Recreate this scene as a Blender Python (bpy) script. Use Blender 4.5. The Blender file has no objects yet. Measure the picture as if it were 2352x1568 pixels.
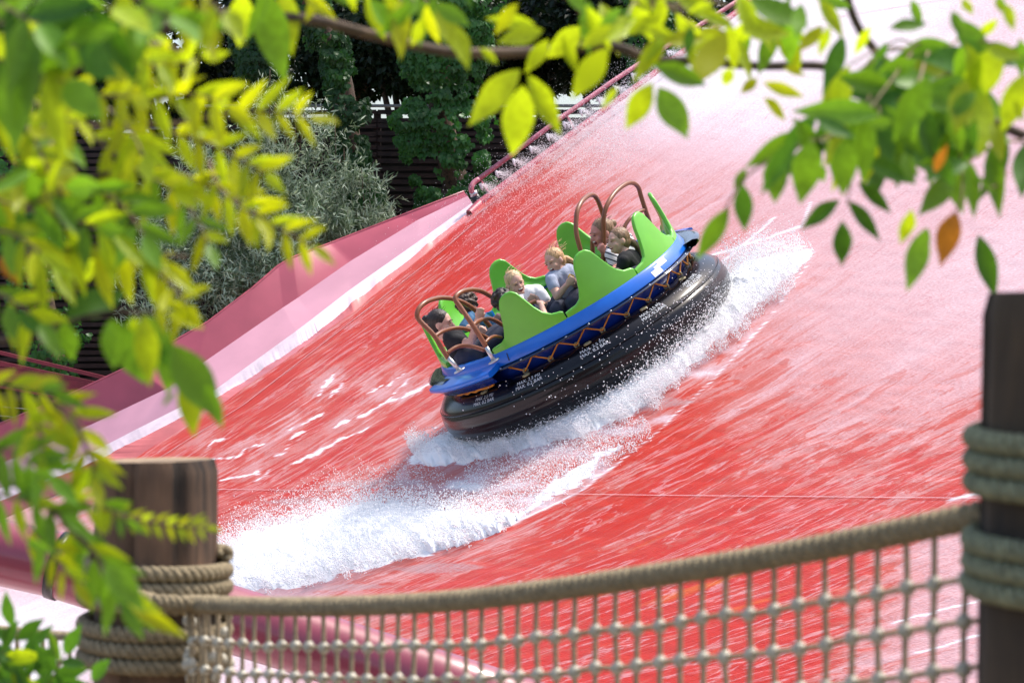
import bpy, math, random
import numpy as np
from mathutils import Vector, Matrix

R = math.radians
rng = np.random.default_rng(7)
random.seed(7)
sc = bpy.context.scene
col = sc.collection

# ------------------------------------------------------------------ camera, sky, sun, exposure
F = 6050.0                        # focal length in pixels of a 2352 px wide picture
FOCUS = 22.6
cam_d = bpy.data.cameras.new('camera')
cam_d.sensor_width = 36.0
cam_d.lens = 36.0 * F / 2352.0
cam_d.clip_start = 0.1
cam_d.clip_end = 900.0
cam_d.dof.use_dof = True
cam_d.dof.focus_distance = FOCUS
cam_d.dof.aperture_fstop = 8.2
cam = bpy.data.objects.new('camera', cam_d)
col.objects.link(cam)
cam.location = (0, 0, 0)
cam.rotation_euler = (R(90), 0, 0)
sc.camera = cam

SUN_EL, SUN_AZ = 64.0, 62.0       # degrees; azimuth from +Y towards +X
world = bpy.data.worlds.new('World')
sc.world = world
world.use_nodes = True
wn = world.node_tree
wn.nodes.clear()
sky = wn.nodes.new('ShaderNodeTexSky')
sky.sky_type = 'NISHITA'
sky.sun_disc = False
sky.sun_elevation = R(SUN_EL)
sky.sun_rotation = R(SUN_AZ)
sky.dust_density = 4.0
sky.air_density = 1.0
sky.ozone_density = 1.0
bg = wn.nodes.new('ShaderNodeBackground')
bg.inputs['Strength'].default_value = 0.15
wo = wn.nodes.new('ShaderNodeOutputWorld')
wn.links.new(sky.outputs[0], bg.inputs['Color'])
wn.links.new(bg.outputs[0], wo.inputs['Surface'])

sun_d = bpy.data.lights.new('sun', 'SUN')
sun_d.energy = 2.2
sun_d.angle = R(6.0)
sun_d.color = (1.0, 0.96, 0.9)
sun = bpy.data.objects.new('sun', sun_d)
col.objects.link(sun)
sd = Vector((math.sin(R(SUN_AZ)) * math.cos(R(SUN_EL)), math.cos(R(SUN_AZ)) * math.cos(R(SUN_EL)), math.sin(R(SUN_EL))))
sun.rotation_euler = sd.to_track_quat('Z', 'Y').to_euler()

sc.view_settings.view_transform = 'Standard'
sc.view_settings.look = 'None'
sc.view_settings.gamma = 1.0
sc.view_settings.use_curve_mapping = False
sc.view_settings.exposure = 0.9
sc.render.engine = 'CYCLES'
sc.cycles.use_denoising = True
sc.cycles.max_bounces = 8
sc.cycles.transparent_max_bounces = 8
sc.cycles.sample_clamp_indirect = 6.0

# ------------------------------------------------------------------ helpers
def at(px, py, D):
    """a pixel of the 2352 px wide picture and a distance -> a point"""
    return Vector(((px - 1176.0) / F * D, D, (784.0 - py) / F * D))

def tag(o, label=None, cat=None, group=None, kind=None):
    if label: o['label'] = label
    if cat: o['category'] = cat
    if group: o['group'] = group
    if kind: o['kind'] = kind
    return o

def empty(name, loc=(0, 0, 0), rot=None):
    o = bpy.data.objects.new(name, None)
    o.empty_display_size = 0.1
    o.location = loc
    if rot is not None: o.rotation_euler = rot
    col.objects.link(o)
    return o

def link(name, me, mat=None, parent=None, loc=None):
    if mat is not None and len(me.materials) == 0: me.materials.append(mat)
    o = bpy.data.objects.new(name, me)
    col.objects.link(o)
    if parent is not None: o.parent = parent
    if loc is not None: o.location = loc
    return o

def mesh_np(name, V, Fc, smooth=True, uv=None, attrs=None):
    """V (n,3); Fc (m,k) constant-size faces"""
    V = np.asarray(V, dtype=np.float32); Fc = np.asarray(Fc, dtype=np.int32)
    me = bpy.data.meshes.new(name)
    k = Fc.shape[1]
    me.vertices.add(len(V)); me.vertices.foreach_set('co', V.ravel())
    me.loops.add(Fc.size); me.loops.foreach_set('vertex_index', Fc.ravel())
    me.polygons.add(len(Fc))
    me.polygons.foreach_set('loop_start', np.arange(0, Fc.size, k, dtype=np.int32))
    me.polygons.foreach_set('loop_total', np.full(len(Fc), k, dtype=np.int32))
    me.polygons.foreach_set('use_smooth', np.full(len(Fc), smooth, dtype=bool))
    if uv is not None:
        l = me.uv_layers.new(name='UVMap')
        l.data.foreach_set('uv', np.asarray(uv, dtype=np.float32)[Fc.ravel()].ravel())
    if attrs:
        for an, av in attrs.items():
            a = me.attributes.new(an, 'FLOAT', 'POINT')
            a.data.foreach_set('value', np.asarray(av, dtype=np.float32))
    me.update(calc_edges=True)
    me.validate()
    return me

class MB:
    """collects shapes of one object"""
    def __init__(s): s.v = []; s.f = []; s.m = []; s.sm = []
    def add(s, v, f, m=0, smooth=True):
        b = len(s.v); s.v += [tuple(p) for p in v]
        s.f += [tuple(i + b for i in q) for q in f]; s.m += [m] * len(f); s.sm += [smooth] * len(f)
    def box(s, c, size, M=None, m=0):
        x, y, z = [q / 2 for q in size]
        v = [Vector((a, b, d)) for a in (-x, x) for b in (-y, y) for d in (-z, z)]
        if M is not None: v = [M @ p for p in v]
        v = [p + Vector(c) for p in v]
        s.add(v, [(0, 1, 3, 2), (4, 6, 7, 5), (0, 4, 5, 1), (2, 3, 7, 6), (0, 2, 6, 4), (1, 5, 7, 3)], m, False)
    def tube(s, pts, r, seg=10, m=0, closed=False, caps=True):
        pts = [Vector(p) for p in pts]; n = len(pts)
        rr = r if isinstance(r, (list, tuple)) else [r] * n
        V = []; prev = None
        for i, p in enumerate(pts):
            if closed: t = pts[(i + 1) % n] - pts[i - 1]
            else: t = pts[min(i + 1, n - 1)] - pts[max(i - 1, 0)]
            if t.length < 1e-9: t = Vector((0, 0, 1))
            t.normalize()
            if prev is None:
                a = Vector((0, 0, 1)) if abs(t.z) < .9 else Vector((1, 0, 0))
                prev = (a - t * a.dot(t)).normalized()
            else:
                prev = prev - t * prev.dot(t)
                if prev.length < 1e-6: prev = Vector((1, 0, 0)) - t * t.x
                prev.normalize()
            b = t.cross(prev)
            V += [p + (prev * math.cos(2 * math.pi * k / seg) + b * math.sin(2 * math.pi * k / seg)) * rr[i] for k in range(seg)]
        Fq = []
        for i in range(n if closed else n - 1):
            j = (i + 1) % n
            for k in range(seg):
                Fq.append((i * seg + k, i * seg + (k + 1) % seg, j * seg + (k + 1) % seg, j * seg + k))
        if caps and not closed:
            Fq.append(tuple(range(seg))[::-1]); Fq.append(tuple((n - 1) * seg + k for k in range(seg)))
        s.add(V, Fq, m)
    def ball(s, c, r, M=None, seg=12, rings=8, m=0):
        rx, ry, rz = r if isinstance(r, (tuple, list)) else (r, r, r)
        V = [Vector((0, 0, rz))]
        for i in range(1, rings):
            th = math.pi * i / rings
            for k in range(seg):
                ph = 2 * math.pi * k / seg
                V.append(Vector((rx * math.sin(th) * math.cos(ph), ry * math.sin(th) * math.sin(ph), rz * math.cos(th))))
        V.append(Vector((0, 0, -rz)))
        if M is not None: V = [M @ p for p in V]
        V = [p + Vector(c) for p in V]
        Fq = [(0, 1 + k, 1 + (k + 1) % seg) for k in range(seg)]
        for i in range(rings - 2):
            for k in range(seg):
                a = 1 + i * seg
                Fq.append((a + k, a + seg + k, a + seg + (k + 1) % seg, a + (k + 1) % seg))
        a = 1 + (rings - 2) * seg; e = len(V) - 1
        Fq += [(e, a + (k + 1) % seg, a + k) for k in range(seg)]
        s.add(V, Fq, m)
    def lathe(s, prof, seg=96, m=0, a0=0.0, a1=360.0, z_axis=True):
        full = abs(a1 - a0) >= 359.9
        n = seg if full else seg + 1
        V = []
        for k in range(n):
            a = R(a0 + (a1 - a0) * k / seg)
            V += [(r * math.cos(a), r * math.sin(a), z) for r, z in prof]
        q = len(prof); Fq = []
        for k in range(seg):
            j = (k + 1) % n
            for i in range(q - 1):
                Fq.append((k * q + i, j * q + i, j * q + i + 1, k * q + i + 1))
        s.add(V, Fq, m)
    def mesh(s, name, mats=None):
        me = bpy.data.meshes.new(name)
        me.from_pydata(s.v, [], s.f)
        me.polygons.foreach_set('material_index', s.m)
        me.polygons.foreach_set('use_smooth', s.sm)
        for x in (mats or []): me.materials.append(x)
        me.update(); return me
    def build(s, name, mat, parent=None, loc=None):
        mats = mat if isinstance(mat, list) else [mat]
        return link(name, s.mesh(name, mats), None, parent, loc)

def catmull(P, n):
    """n points along a smooth curve through P"""
    P = [np.array(p, dtype=float) for p in P]
    P = [2 * P[0] - P[1]] + P + [2 * P[-1] - P[-2]]
    out = []
    m = len(P) - 3
    for i in range(n):
        t = i / (n - 1) * m; k = min(int(t), m - 1); t -= k
        a, b, c, d = P[k:k + 4]
        out.append(.5 * ((2 * b) + (c - a) * t + (2 * a - 5 * b + 4 * c - d) * t * t + (3 * b - 3 * c + d - a) * t ** 3))
    return out

def vnoise(x, y, seed=0):
    """value noise on numpy arrays"""
    x0 = np.floor(x).astype(np.int64); y0 = np.floor(y).astype(np.int64)
    fx = x - x0; fy = y - y0
    fx = fx * fx * (3 - 2 * fx); fy = fy * fy * (3 - 2 * fy)
    def h(a, b):
        n = (a * 374761393 + b * 668265263 + seed * 974634777) & 0x7fffffff
        n = ((n ^ (n >> 13)) * 1274126177) & 0x7fffffff
        return ((n ^ (n >> 16)) & 0xffff) / 65535.0
    return (h(x0, y0) * (1 - fx) + h(x0 + 1, y0) * fx) * (1 - fy) + (h(x0, y0 + 1) * (1 - fx) + h(x0 + 1, y0 + 1) * fx) * fy

def fbm(x, y, o=4, seed=0):
    a = 0; w = .5; t = 0
    for i in range(o):
        a = a + w * vnoise(x * 2 ** i, y * 2 ** i, seed + i); t += w; w *= .5
    return a / t

# ------------------------------------------------------------------ materials
def mat_new(name):
    m = bpy.data.materials.new(name); m.use_nodes = True
    nt = m.node_tree; nt.nodes.clear()
    out = nt.nodes.new('ShaderNodeOutputMaterial')
    return m, nt, out

def N(nt, t, **kw):
    n = nt.nodes.new(t)
    for k, v in kw.items():
        if hasattr(n, k) and k not in n.inputs: setattr(n, k, v)
        else: n.inputs[k].default_value = v
    return n

def c4(c): return (c[0], c[1], c[2], 1.0)

def simple(name, colr, rough=.5, metal=0.0, coat=0.0, var=.12, scale=20.0, bump=0.0, bscale=60.0, spec=.5, stretch=(1, 1, 1), sss=0.0):
    m, nt, out = mat_new(name)
    b = N(nt, 'ShaderNodeBsdfPrincipled')
    b.inputs['Roughness'].default_value = rough; b.inputs['Metallic'].default_value = metal
    b.inputs['Coat Weight'].default_value = coat; b.inputs['Coat Roughness'].default_value = .08
    b.inputs['Specular IOR Level'].default_value = spec
    if sss:
        b.inputs['Subsurface Weight'].default_value = sss
        b.inputs['Subsurface Radius'].default_value = (.012, .004, .002)
    tc = N(nt, 'ShaderNodeTexCoord'); mp = N(nt, 'ShaderNodeMapping'); mp.inputs['Scale'].default_value = stretch
    nt.links.new(tc.outputs['Object'], mp.inputs[0])
    nz = N(nt, 'ShaderNodeTexNoise', Scale=scale, Detail=5.0)
    nt.links.new(mp.outputs[0], nz.inputs['Vector'])
    rp = N(nt, 'ShaderNodeValToRGB')
    rp.color_ramp.elements[0].position = .3; rp.color_ramp.elements[1].position = .7
    rp.color_ramp.elements[0].color = c4([x * (1 - var) for x in colr])
    rp.color_ramp.elements[1].color = c4([min(1, x * (1 + var)) for x in colr])
    nt.links.new(nz.outputs[0], rp.inputs[0]); nt.links.new(rp.outputs[0], b.inputs['Base Color'])
    if bump:
        n2 = N(nt, 'ShaderNodeTexNoise', Scale=bscale, Detail=4.0)
        nt.links.new(mp.outputs[0], n2.inputs['Vector'])
        bp = N(nt, 'ShaderNodeBump', Strength=bump, Distance=.01)
        nt.links.new(n2.outputs[0], bp.inputs['Height']); nt.links.new(bp.outputs[0], b.inputs['Normal'])
    nt.links.new(b.outputs[0], out.inputs[0])
    return m

def leaf_mat(name, colr, trans, tw=.45, rough=.45, var=.25, scale=8.0):
    m, nt, out = mat_new(name)
    b = N(nt, 'ShaderNodeBsdfPrincipled', Roughness=rough)
    b.inputs['Specular IOR Level'].default_value = .35
    t = N(nt, 'ShaderNodeBsdfTranslucent')
    mx = N(nt, 'ShaderNodeMixShader'); mx.inputs[0].default_value = tw
    geo = N(nt, 'ShaderNodeTexCoord')
    nz = N(nt, 'ShaderNodeTexNoise', Scale=scale, Detail=3.0)
    nt.links.new(geo.outputs['Object'], nz.inputs['Vector'])
    oi = N(nt, 'ShaderNodeObjectInfo')
    ad = N(nt, 'ShaderNodeMath', operation='ADD'); nt.links.new(nz.outputs[0], ad.inputs[0])
    sb = N(nt, 'ShaderNodeMath', operation='MULTIPLY_ADD'); sb.inputs[1].default_value = .5; sb.inputs[2].default_value = -.25
    nt.links.new(oi.outputs['Random'], sb.inputs[0]); nt.links.new(sb.outputs[0], ad.inputs[1])
    for cc, tgt in ((colr, b.inputs['Base Color']), (trans, t.inputs['Color'])):
        rp = N(nt, 'ShaderNodeValToRGB')
        rp.color_ramp.elements[0].position = .3; rp.color_ramp.elements[1].position = .75
        rp.color_ramp.elements[0].color = c4([x * (1 - var) for x in cc])
        rp.color_ramp.elements[1].color = c4([min(1, x * (1 + var)) for x in cc])
        nt.links.new(ad.outputs[0], rp.inputs[0]); nt.links.new(rp.outputs[0], tgt)
    nt.links.new(b.outputs[0], mx.inputs[1]); nt.links.new(t.outputs[0], mx.inputs[2]); nt.links.new(mx.outputs[0], out.inputs[0])
    return m

def slide_material():
    """wet red plastic under a film of water that turns from clear to milky pink to white foam"""
    m, nt, out = mat_new('wet red slide plastic')
    L = nt.links.new
    uv = N(nt, 'ShaderNodeUVMap'); uv.uv_map = 'UVMap'
    fo = N(nt, 'ShaderNodeAttribute'); fo.attribute_name = 'foam'
    og = N(nt, 'ShaderNodeAttribute'); og.attribute_name = 'ochre'
    def noise(sx, sy, scale=1.0, detail=5.0, rough=.6, dist=0.0):
        mp = N(nt, 'ShaderNodeMapping'); mp.inputs['Scale'].default_value = (sx, sy, 1)
        L(uv.outputs[0], mp.inputs[0])
        n = N(nt, 'ShaderNodeTexNoise', Scale=scale, Detail=detail, Roughness=rough, Distortion=dist)
        L(mp.outputs[0], n.inputs['Vector']); return n.outputs[0]
    def math_(op, a, b=None, c=None):
        n = N(nt, 'ShaderNodeMath', operation=op)
        for i, x in enumerate((a, b, c)):
            if x is None: continue
            if isinstance(x, (int, float)): n.inputs[i].default_value = x
            else: L(x, n.inputs[i])
        return n.outputs[0]
    s1 = noise(.42, 1.05, detail=8.0, rough=.66, dist=1.0)      # broad patches
    s2 = noise(1.1, 8.0, detail=4.0, rough=.55, dist=.5)      # fine flow lines
    s3 = noise(42.0, 30.0, detail=2.0)                         # speckle
    s4 = noise(.62, 2.7, detail=8.0, rough=.60, dist=1.1)      # veins
    s5 = noise(1.5, 3.5, detail=9.0, rough=.72, dist=.8)       # crisp torn patches
    def mrange(x, a, b_, c=0.0, d=1.0):
        n = N(nt, 'ShaderNodeMapRange'); n.inputs[1].default_value = a; n.inputs[2].default_value = b_; n.inputs[3].default_value = c; n.inputs[4].default_value = d
        L(x, n.inputs[0]); return n.outputs[0]
    calm = mrange(fo.outputs['Fac'], .30, .66, 1.0, .16)
    torn = mrange(math_('SUBTRACT', s5, math_('MULTIPLY_ADD', fo.outputs['Fac'], -.30, .60)), -.012, .015, 0.0, .26)
    low = math_('MULTIPLY_ADD', s1, .95, -.475)
    fine = math_('MULTIPLY_ADD', s2, .22, -.11)
    f2 = math_('MULTIPLY_ADD', s3, 0.32, -0.16)
    t = math_('ADD', fo.outputs['Fac'], math_('ADD', math_('MULTIPLY', math_('ADD', math_('ADD', low, fine), math_('SUBTRACT', torn, .08)), calm), f2))
    rp = N(nt, 'ShaderNodeValToRGB')
    cr = rp.color_ramp
    cr.elements[0].position = 0.0; cr.elements[0].color = (.52, .024, .008, 1)
    cr.elements[1].position = 1.0; cr.elements[1].color = (.82, .81, .82, 1)
    for p, c in ((.2, (.50, .050, .032, 1)), (.36, (.50, .10, .075, 1)), (.55, (.53, .215, .205, 1)), (.78, (.62, .43, .46, 1))):
        e = cr.elements.new(p); e.color = c
    L(t, rp.inputs[0])
    # thin white threads of foam between the darker patches
    th = math_('ABSOLUTE', math_('SUBTRACT', s4, .5))
    th = math_('SUBTRACT', 1.0, math_('MULTIPLY', th, 46.0))
    th = math_('MULTIPLY', math_('MAXIMUM', th, 0.0), .50)
    mxw = N(nt, 'ShaderNodeMixRGB'); mxw.inputs[2].default_value = (.74, .56, .58, 1)
    L(math_('MULTIPLY', th, math_('SUBTRACT', 1.0, math_('MINIMUM', math_('MAXIMUM', fo.outputs['Fac'], 0.0), 1.0))), mxw.inputs[0]); L(rp.outputs[0], mxw.inputs[1])
    # short dark rills where the clear film shows between milky water
    s6 = noise(1.1, 1.8, detail=6.0, rough=.7, dist=2.2)
    rl = math_('SUBTRACT', 1.0, math_('MULTIPLY', math_('ABSOLUTE', math_('SUBTRACT', s6, .44)), 60.0))
    rl = math_('MULTIPLY', math_('MAXIMUM', rl, 0.0), mrange(fo.outputs['Fac'], .50, .66, 0.0, .55))
    rl = math_('MULTIPLY', rl, mrange(s5, .48, .56)); rl = math_('MULTIPLY', rl, mrange(fo.outputs['Fac'], .80, .92, 1.0, 0.0))
    mrl = N(nt, 'ShaderNodeMixRGB'); mrl.inputs[2].default_value = (.48, .12, .12, 1)
    L(rl, mrl.inputs[0]); L(mxw.outputs[0], mrl.inputs[1]); mxw = mrl
    # orange tint in streaks where there is little foam
    mo = N(nt, 'ShaderNodeMixRGB'); mo.inputs[2].default_value = (.66, .16, .02, 1)
    on = noise(.7, 3.0, detail=3.0)
    ofac = math_('MULTIPLY', math_('MULTIPLY', og.outputs['Fac'], .75), mrange(on, .56, .68))
    inv = math_('SUBTRACT', 1.0, math_('MINIMUM', math_('MAXIMUM', math_('MULTIPLY', t, 2.2), 0.0), 1.0))
    L(math_('MULTIPLY', ofac, inv), mo.inputs[0]); L(mxw.outputs[0], mo.inputs[1])
    gr_ = N(nt, 'ShaderNodeAttribute'); gr_.attribute_name = 'grit'
    mg = N(nt, 'ShaderNodeMixRGB'); mg.inputs[2].default_value = (.40, .30, .31, 1)
    L(math_('MULTIPLY', gr_.outputs['Fac'], mrange(s3, .35, .6, .75, .25)), mg.inputs[0]); L(mo.outputs[0], mg.inputs[1]); mo = mg
    b = N(nt, 'ShaderNodeBsdfPrincipled')
    L(mo.outputs[0], b.inputs['Base Color'])
    b.inputs['Specular IOR Level'].default_value = .16
    rr = N(nt, 'ShaderNodeMapRange'); rr.inputs[1].default_value = 0; rr.inputs[2].default_value = .8; rr.inputs[3].default_value = .28; rr.inputs[4].default_value = .75
    L(t, rr.inputs[0]); L(rr.outputs[0], b.inputs['Roughness'])
    bp = N(nt, 'ShaderNodeBump', Strength=.55, Distance=.02)
    L(math_('ADD', math_('MULTIPLY', s2, .8), math_('MULTIPLY', s3, .35)), bp.inputs['Height'])
    L(bp.outputs[0], b.inputs['Normal'])
    L(b.outputs[0], out.inputs[0])
    return m

def wood_material(name, dark, light, along=(14, 14, 1.2)):
    m, nt, out = mat_new(name)
    L = nt.links.new
    tc = N(nt, 'ShaderNodeTexCoord'); mp = N(nt, 'ShaderNodeMapping'); mp.inputs['Scale'].default_value = along
    L(tc.outputs['Object'], mp.inputs[0])
    n1 = N(nt, 'ShaderNodeTexNoise', Scale=1.0, Detail=6.0, Roughness=.65, Distortion=.5); L(mp.outputs[0], n1.inputs['Vector'])
    n2 = N(nt, 'ShaderNodeTexNoise', Scale=5.0, Detail=3.0); L(tc.outputs['Object'], n2.inputs['Vector'])
    ad = N(nt, 'ShaderNodeMath', operation='MULTIPLY_ADD'); ad.inputs[1].default_value = .6; L(n2.outputs[0], ad.inputs[0]); L(n1.outputs[0], ad.inputs[2])
    rp = N(nt, 'ShaderNodeValToRGB')
    rp.color_ramp.elements[0].position = .62; rp.color_ramp.elements[0].color = c4(dark)
    rp.color_ramp.elements[1].position = 1.02; rp.color_ramp.elements[1].color = c4(light)
    L(ad.outputs[0], rp.inputs[0])
    b = N(nt, 'ShaderNodeBsdfPrincipled', Roughness=.8); L(rp.outputs[0], b.inputs['Base Color'])
    bp = N(nt, 'ShaderNodeBump', Strength=.6, Distance=.01); L(n1.outputs[0], bp.inputs['Height']); L(bp.outputs[0], b.inputs['Normal'])
    L(b.outputs[0], out.inputs[0])
    return m

def band_material(name, ca, cb, scale, axis, thr=.7, off=0.0):
    """cloth with stripes along one object axis"""
    m, nt, out = mat_new(name)
    L = nt.links.new
    tc = N(nt, 'ShaderNodeTexCoord')
    dt = N(nt, 'ShaderNodeVectorMath', operation='DOT_PRODUCT'); dt.inputs[1].default_value = axis
    L(tc.outputs['Object'], dt.inputs[0])
    a = N(nt, 'ShaderNodeMath', operation='MULTIPLY_ADD'); a.inputs[1].default_value = scale; a.inputs[2].default_value = off; L(dt.outputs['Value'], a.inputs[0])
    f = N(nt, 'ShaderNodeMath', operation='FRACT'); L(a.outputs[0], f.inputs[0])
    g = N(nt, 'ShaderNodeMath', operation='GREATER_THAN'); g.inputs[1].default_value = thr; L(f.outputs[0], g.inputs[0])
    mx = N(nt, 'ShaderNodeMixRGB'); mx.inputs[1].default_value = c4(ca); mx.inputs[2].default_value = c4(cb); L(g.outputs[0], mx.inputs[0])
    b = N(nt, 'ShaderNodeBsdfPrincipled', Roughness=.85); L(mx.outputs[0], b.inputs['Base Color'])
    L(b.outputs[0], out.inputs[0]); return m

M = {}
M['slide'] = slide_material()
M['slide_wall'] = simple('pink slide wall', (.46, .085, .125), rough=.45, var=.10, scale=2.2, coat=.05)
M['slide_wall_low'] = simple('pale slide wall with skylight in colour', (.56, .27, .335), rough=.45, var=.08, scale=2.0, coat=.05)  # lighter copy: skylight on the flatter panel put into its colour
M['slide_foam'] = simple('foamy water on slide wall', (.72, .58, .62), rough=.6, var=.1, scale=6.0, bump=.3, bscale=30)
M['slide_shallow'] = simple('wet red run', (.62, .16, .15), rough=.25, var=.15, scale=3.0, coat=.4)
M['rim'] = simple('painted steel rim', (.36, .06, .085), rough=.35, var=.2, scale=9)
M['pipe'] = simple('pink painted pipe', (.42, .13, .17), rough=.3, var=.22, scale=7, coat=.3)
M['bigpipe'] = simple('maroon painted handrail', (.28, .045, .07), rough=.34, var=.1, scale=5, coat=.5)
M['redbeam'] = simple('dark red steel beam', (.20, .015, .03), rough=.4, var=.2, scale=6)
M['hose'] = simple('black rubber hose', (.01, .01, .012), rough=.35)
M['seam'] = simple('pale weld seam', (.62, .42, .44), rough=.6)
M['pad'] = simple('grey grit pad', (.55, .34, .35), rough=.7, var=.3, scale=26, bump=.6, bscale=90)
M['foam'] = simple('white water', (.95, .94, .925), rough=.6, var=.03, scale=9, bump=.35, bscale=45, sss=.0)
M['foam'].node_tree.nodes['Principled BSDF'].inputs['Subsurface Weight'].default_value = .8
M['foam'].node_tree.nodes['Principled BSDF'].inputs['Subsurface Radius'].default_value = (.06, .06, .06)
M['drop'] = simple('white droplets', (.93, .94, .96), rough=.25, var=.02)
M['tube'] = simple('wet black rubber', (.004, .004, .006), rough=.22, var=.3, scale=14, coat=.12, spec=.32, bump=.10, bscale=9, stretch=(1, 1, 3))
M['flange'] = simple('dark gloss flange', (.012, .014, .02), rough=.12, coat=.5)
M['blue'] = simple('blue plastic', (.004, .14, .62), rough=.28, var=.08, scale=6, coat=.3)
M['blue_dk'] = simple('dark blue hull', (.006, .028, .22), rough=.22, var=.25, scale=8, coat=.3)
M['green'] = simple('green plastic', (.13, .49, .032), rough=.33, var=.06, scale=5, coat=.2)
M['bar'] = simple('brown painted tube', (.22, .075, .03), rough=.35, var=.1, scale=10)
M['steel'] = simple('brushed steel sleeve', (.55, .55, .56), rough=.3, metal=.9)
M['lace'] = simple('orange cord', (.62, .24, .02), rough=.7, var=.2, scale=60)
M['white'] = simple('white paint', (.82, .84, .86), rough=.4)
M['ink'] = simple('black lettering', (.01, .01, .012), rough=.5)
M['stencil'] = simple('worn white stencil', (.62, .65, .68), rough=.6, var=.3, scale=60)
M['valve'] = simple('yellowish valve', (.26, .23, .12), rough=.4)
M['skin'] = simple('skin', (.66, .38, .29), rough=.5, var=.08, scale=18, sss=.15)
M['skin_p'] = simple('flushed skin', (.58, .25, .20), rough=.5, var=.08, scale=18, sss=.15)
M['lip'] = simple('open mouth', (.16, .015, .015), rough=.4)
M['teeth'] = simple('teeth', (.85, .83, .78), rough=.3)
M['eye'] = simple('dark eye line', (.06, .035, .025), rough=.5)
def hair(name, c): return simple(name, c, rough=.45, var=.45, scale=60, bump=.9, bscale=70, stretch=(1, 1, .25))
M['hair_dark'] = hair('dark brown hair', (.025, .014, .010))
M['hair_curl'] = hair('dark curly hair', (.05, .025, .014))
M['hair_blond'] = hair('pale blond hair', (.62, .42, .22))
M['hair_straw'] = hair('strawberry blond hair', (.58, .34, .16))
M['hair_brown'] = hair('light brown hair', (.26, .15, .08))
M['black_cloth'] = simple('black cotton', (.010, .010, .013), rough=.9, bump=.5, bscale=30)
M['white_cloth'] = simple('white cotton', (.80, .80, .83), rough=.9, bump=.4, bscale=25, var=.03)
M['grey_cloth'] = simple('grey blue cotton', (.34, .38, .50), rough=.9, bump=.5, bscale=25)
M['denim'] = simple('blue denim', (.05, .14, .26), rough=.9, bump=.6, bscale=30, var=.4, scale=25)
M['trousers'] = simple('dark trousers', (.03, .035, .06), rough=.9)
def print_material(name, base, ink, ink2, centre, rad):
    m, nt, out = mat_new(name); L = nt.links.new
    tc = N(nt, 'ShaderNodeTexCoord')
    ds = N(nt, 'ShaderNodeVectorMath', operation='DISTANCE'); ds.inputs[1].default_value = centre; L(tc.outputs['Object'], ds.inputs[0])
    ls = N(nt, 'ShaderNodeMath', operation='LESS_THAN'); ls.inputs[1].default_value = rad; L(ds.outputs['Value'], ls.inputs[0])
    nz = N(nt, 'ShaderNodeTexNoise', Scale=48.0, Detail=1.0); L(tc.outputs['Object'], nz.inputs['Vector'])
    gt = N(nt, 'ShaderNodeMath', operation='GREATER_THAN'); gt.inputs[1].default_value = .5; L(nz.outputs[0], gt.inputs[0])
    mi = N(nt, 'ShaderNodeMixRGB'); mi.inputs[1].default_value = c4(ink2); mi.inputs[2].default_value = c4(ink); L(gt.outputs[0], mi.inputs[0])
    mx = N(nt, 'ShaderNodeMixRGB'); mx.inputs[1].default_value = c4(base); L(mi.outputs[0], mx.inputs[2]); L(ls.outputs[0], mx.inputs[0])
    b = N(nt, 'ShaderNodeBsdfPrincipled', Roughness=.9); L(mx.outputs[0], b.inputs['Base Color'])
    n2 = N(nt, 'ShaderNodeTexNoise', Scale=22.0, Detail=4.0); L(tc.outputs['Object'], n2.inputs['Vector'])
    bp = N(nt, 'ShaderNodeBump', Strength=.7, Distance=.012); L(n2.outputs[0], bp.inputs['Height']); L(bp.outputs[0], b.inputs['Normal'])
    L(b.outputs[0], out.inputs[0]); return m
M['white_tee'] = print_material('white cotton with print', (.80, .80, .83), (.05, .10, .35), (.72, .74, .80), (-.03, -.12, .085), .062)
M['grey_tee'] = print_material('grey blue cotton with emblem', (.34, .38, .50), (.60, .42, .05), (.30, .22, .12), (.0, -.12, .19), .036)
M['stripe'] = band_material('black and white striped cotton', (.80, .79, .82), (.02, .02, .05), 22.0, (.35, .0, .93), .74)
M['wood'] = wood_material('weathered post wood', (.010, .007, .004), (.19, .105, .058))
M['wood_top'] = wood_material('sawn post end', (.12, .075, .04), (.40, .28, .16), (8, 8, 8))
M['wood_dark'] = wood_material('dark mossy post wood', (.014, .010, .007), (.085, .055, .03))
M['slat'] = wood_material('dark wall timber', (.012, .0075, .006), (.055, .032, .024), (1.5, 20, 20))
M['cap'] = simple('zinc capping', (.20, .21, .22), rough=.4, metal=.3)
M['rope'] = simple('natural hemp rope', (.30, .235, .135), rough=.85, var=.28, scale=70, bump=.8, bscale=180)
M['rope_g'] = simple('mossy green rope', (.25, .255, .15), rough=.85, var=.35, scale=60, bump=.8, bscale=180)
M['net'] = simple('net cord', (.36, .275, .165), rough=.85, var=.25, scale=90)
M['knot'] = simple('pale net clamp', (.50, .46, .36), rough=.5, var=.2, scale=60)
M['bark'] = wood_material('bark', (.03, .02, .014), (.16, .10, .06), (20, 20, 20))
M['stem'] = simple('young stem', (.20, .13, .05), rough=.6)
M['lf_green'] = leaf_mat('fresh green leaf', (.15, .32, .03), (.26, .50, .015), .5)
M['lf_lime'] = leaf_mat('yellow green leaf', (.36, .50, .015), (.60, .74, .01), .55)
M['lf_yellow'] = leaf_mat('yellow leaf', (.46, .52, .012), (.70, .76, .006), .52)
M['lf_orange'] = leaf_mat('orange leaf', (.5, .2, .02), (.7, .26, .02), .45)
M['lf_deep'] = leaf_mat('deep green leaf', (.07, .19, .025), (.12, .30, .012), .4)
M['ivy'] = leaf_mat('ivy leaf', (.030, .105, .018), (.04, .16, .012), .3, rough=.4, var=.5, scale=1.6)
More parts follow.
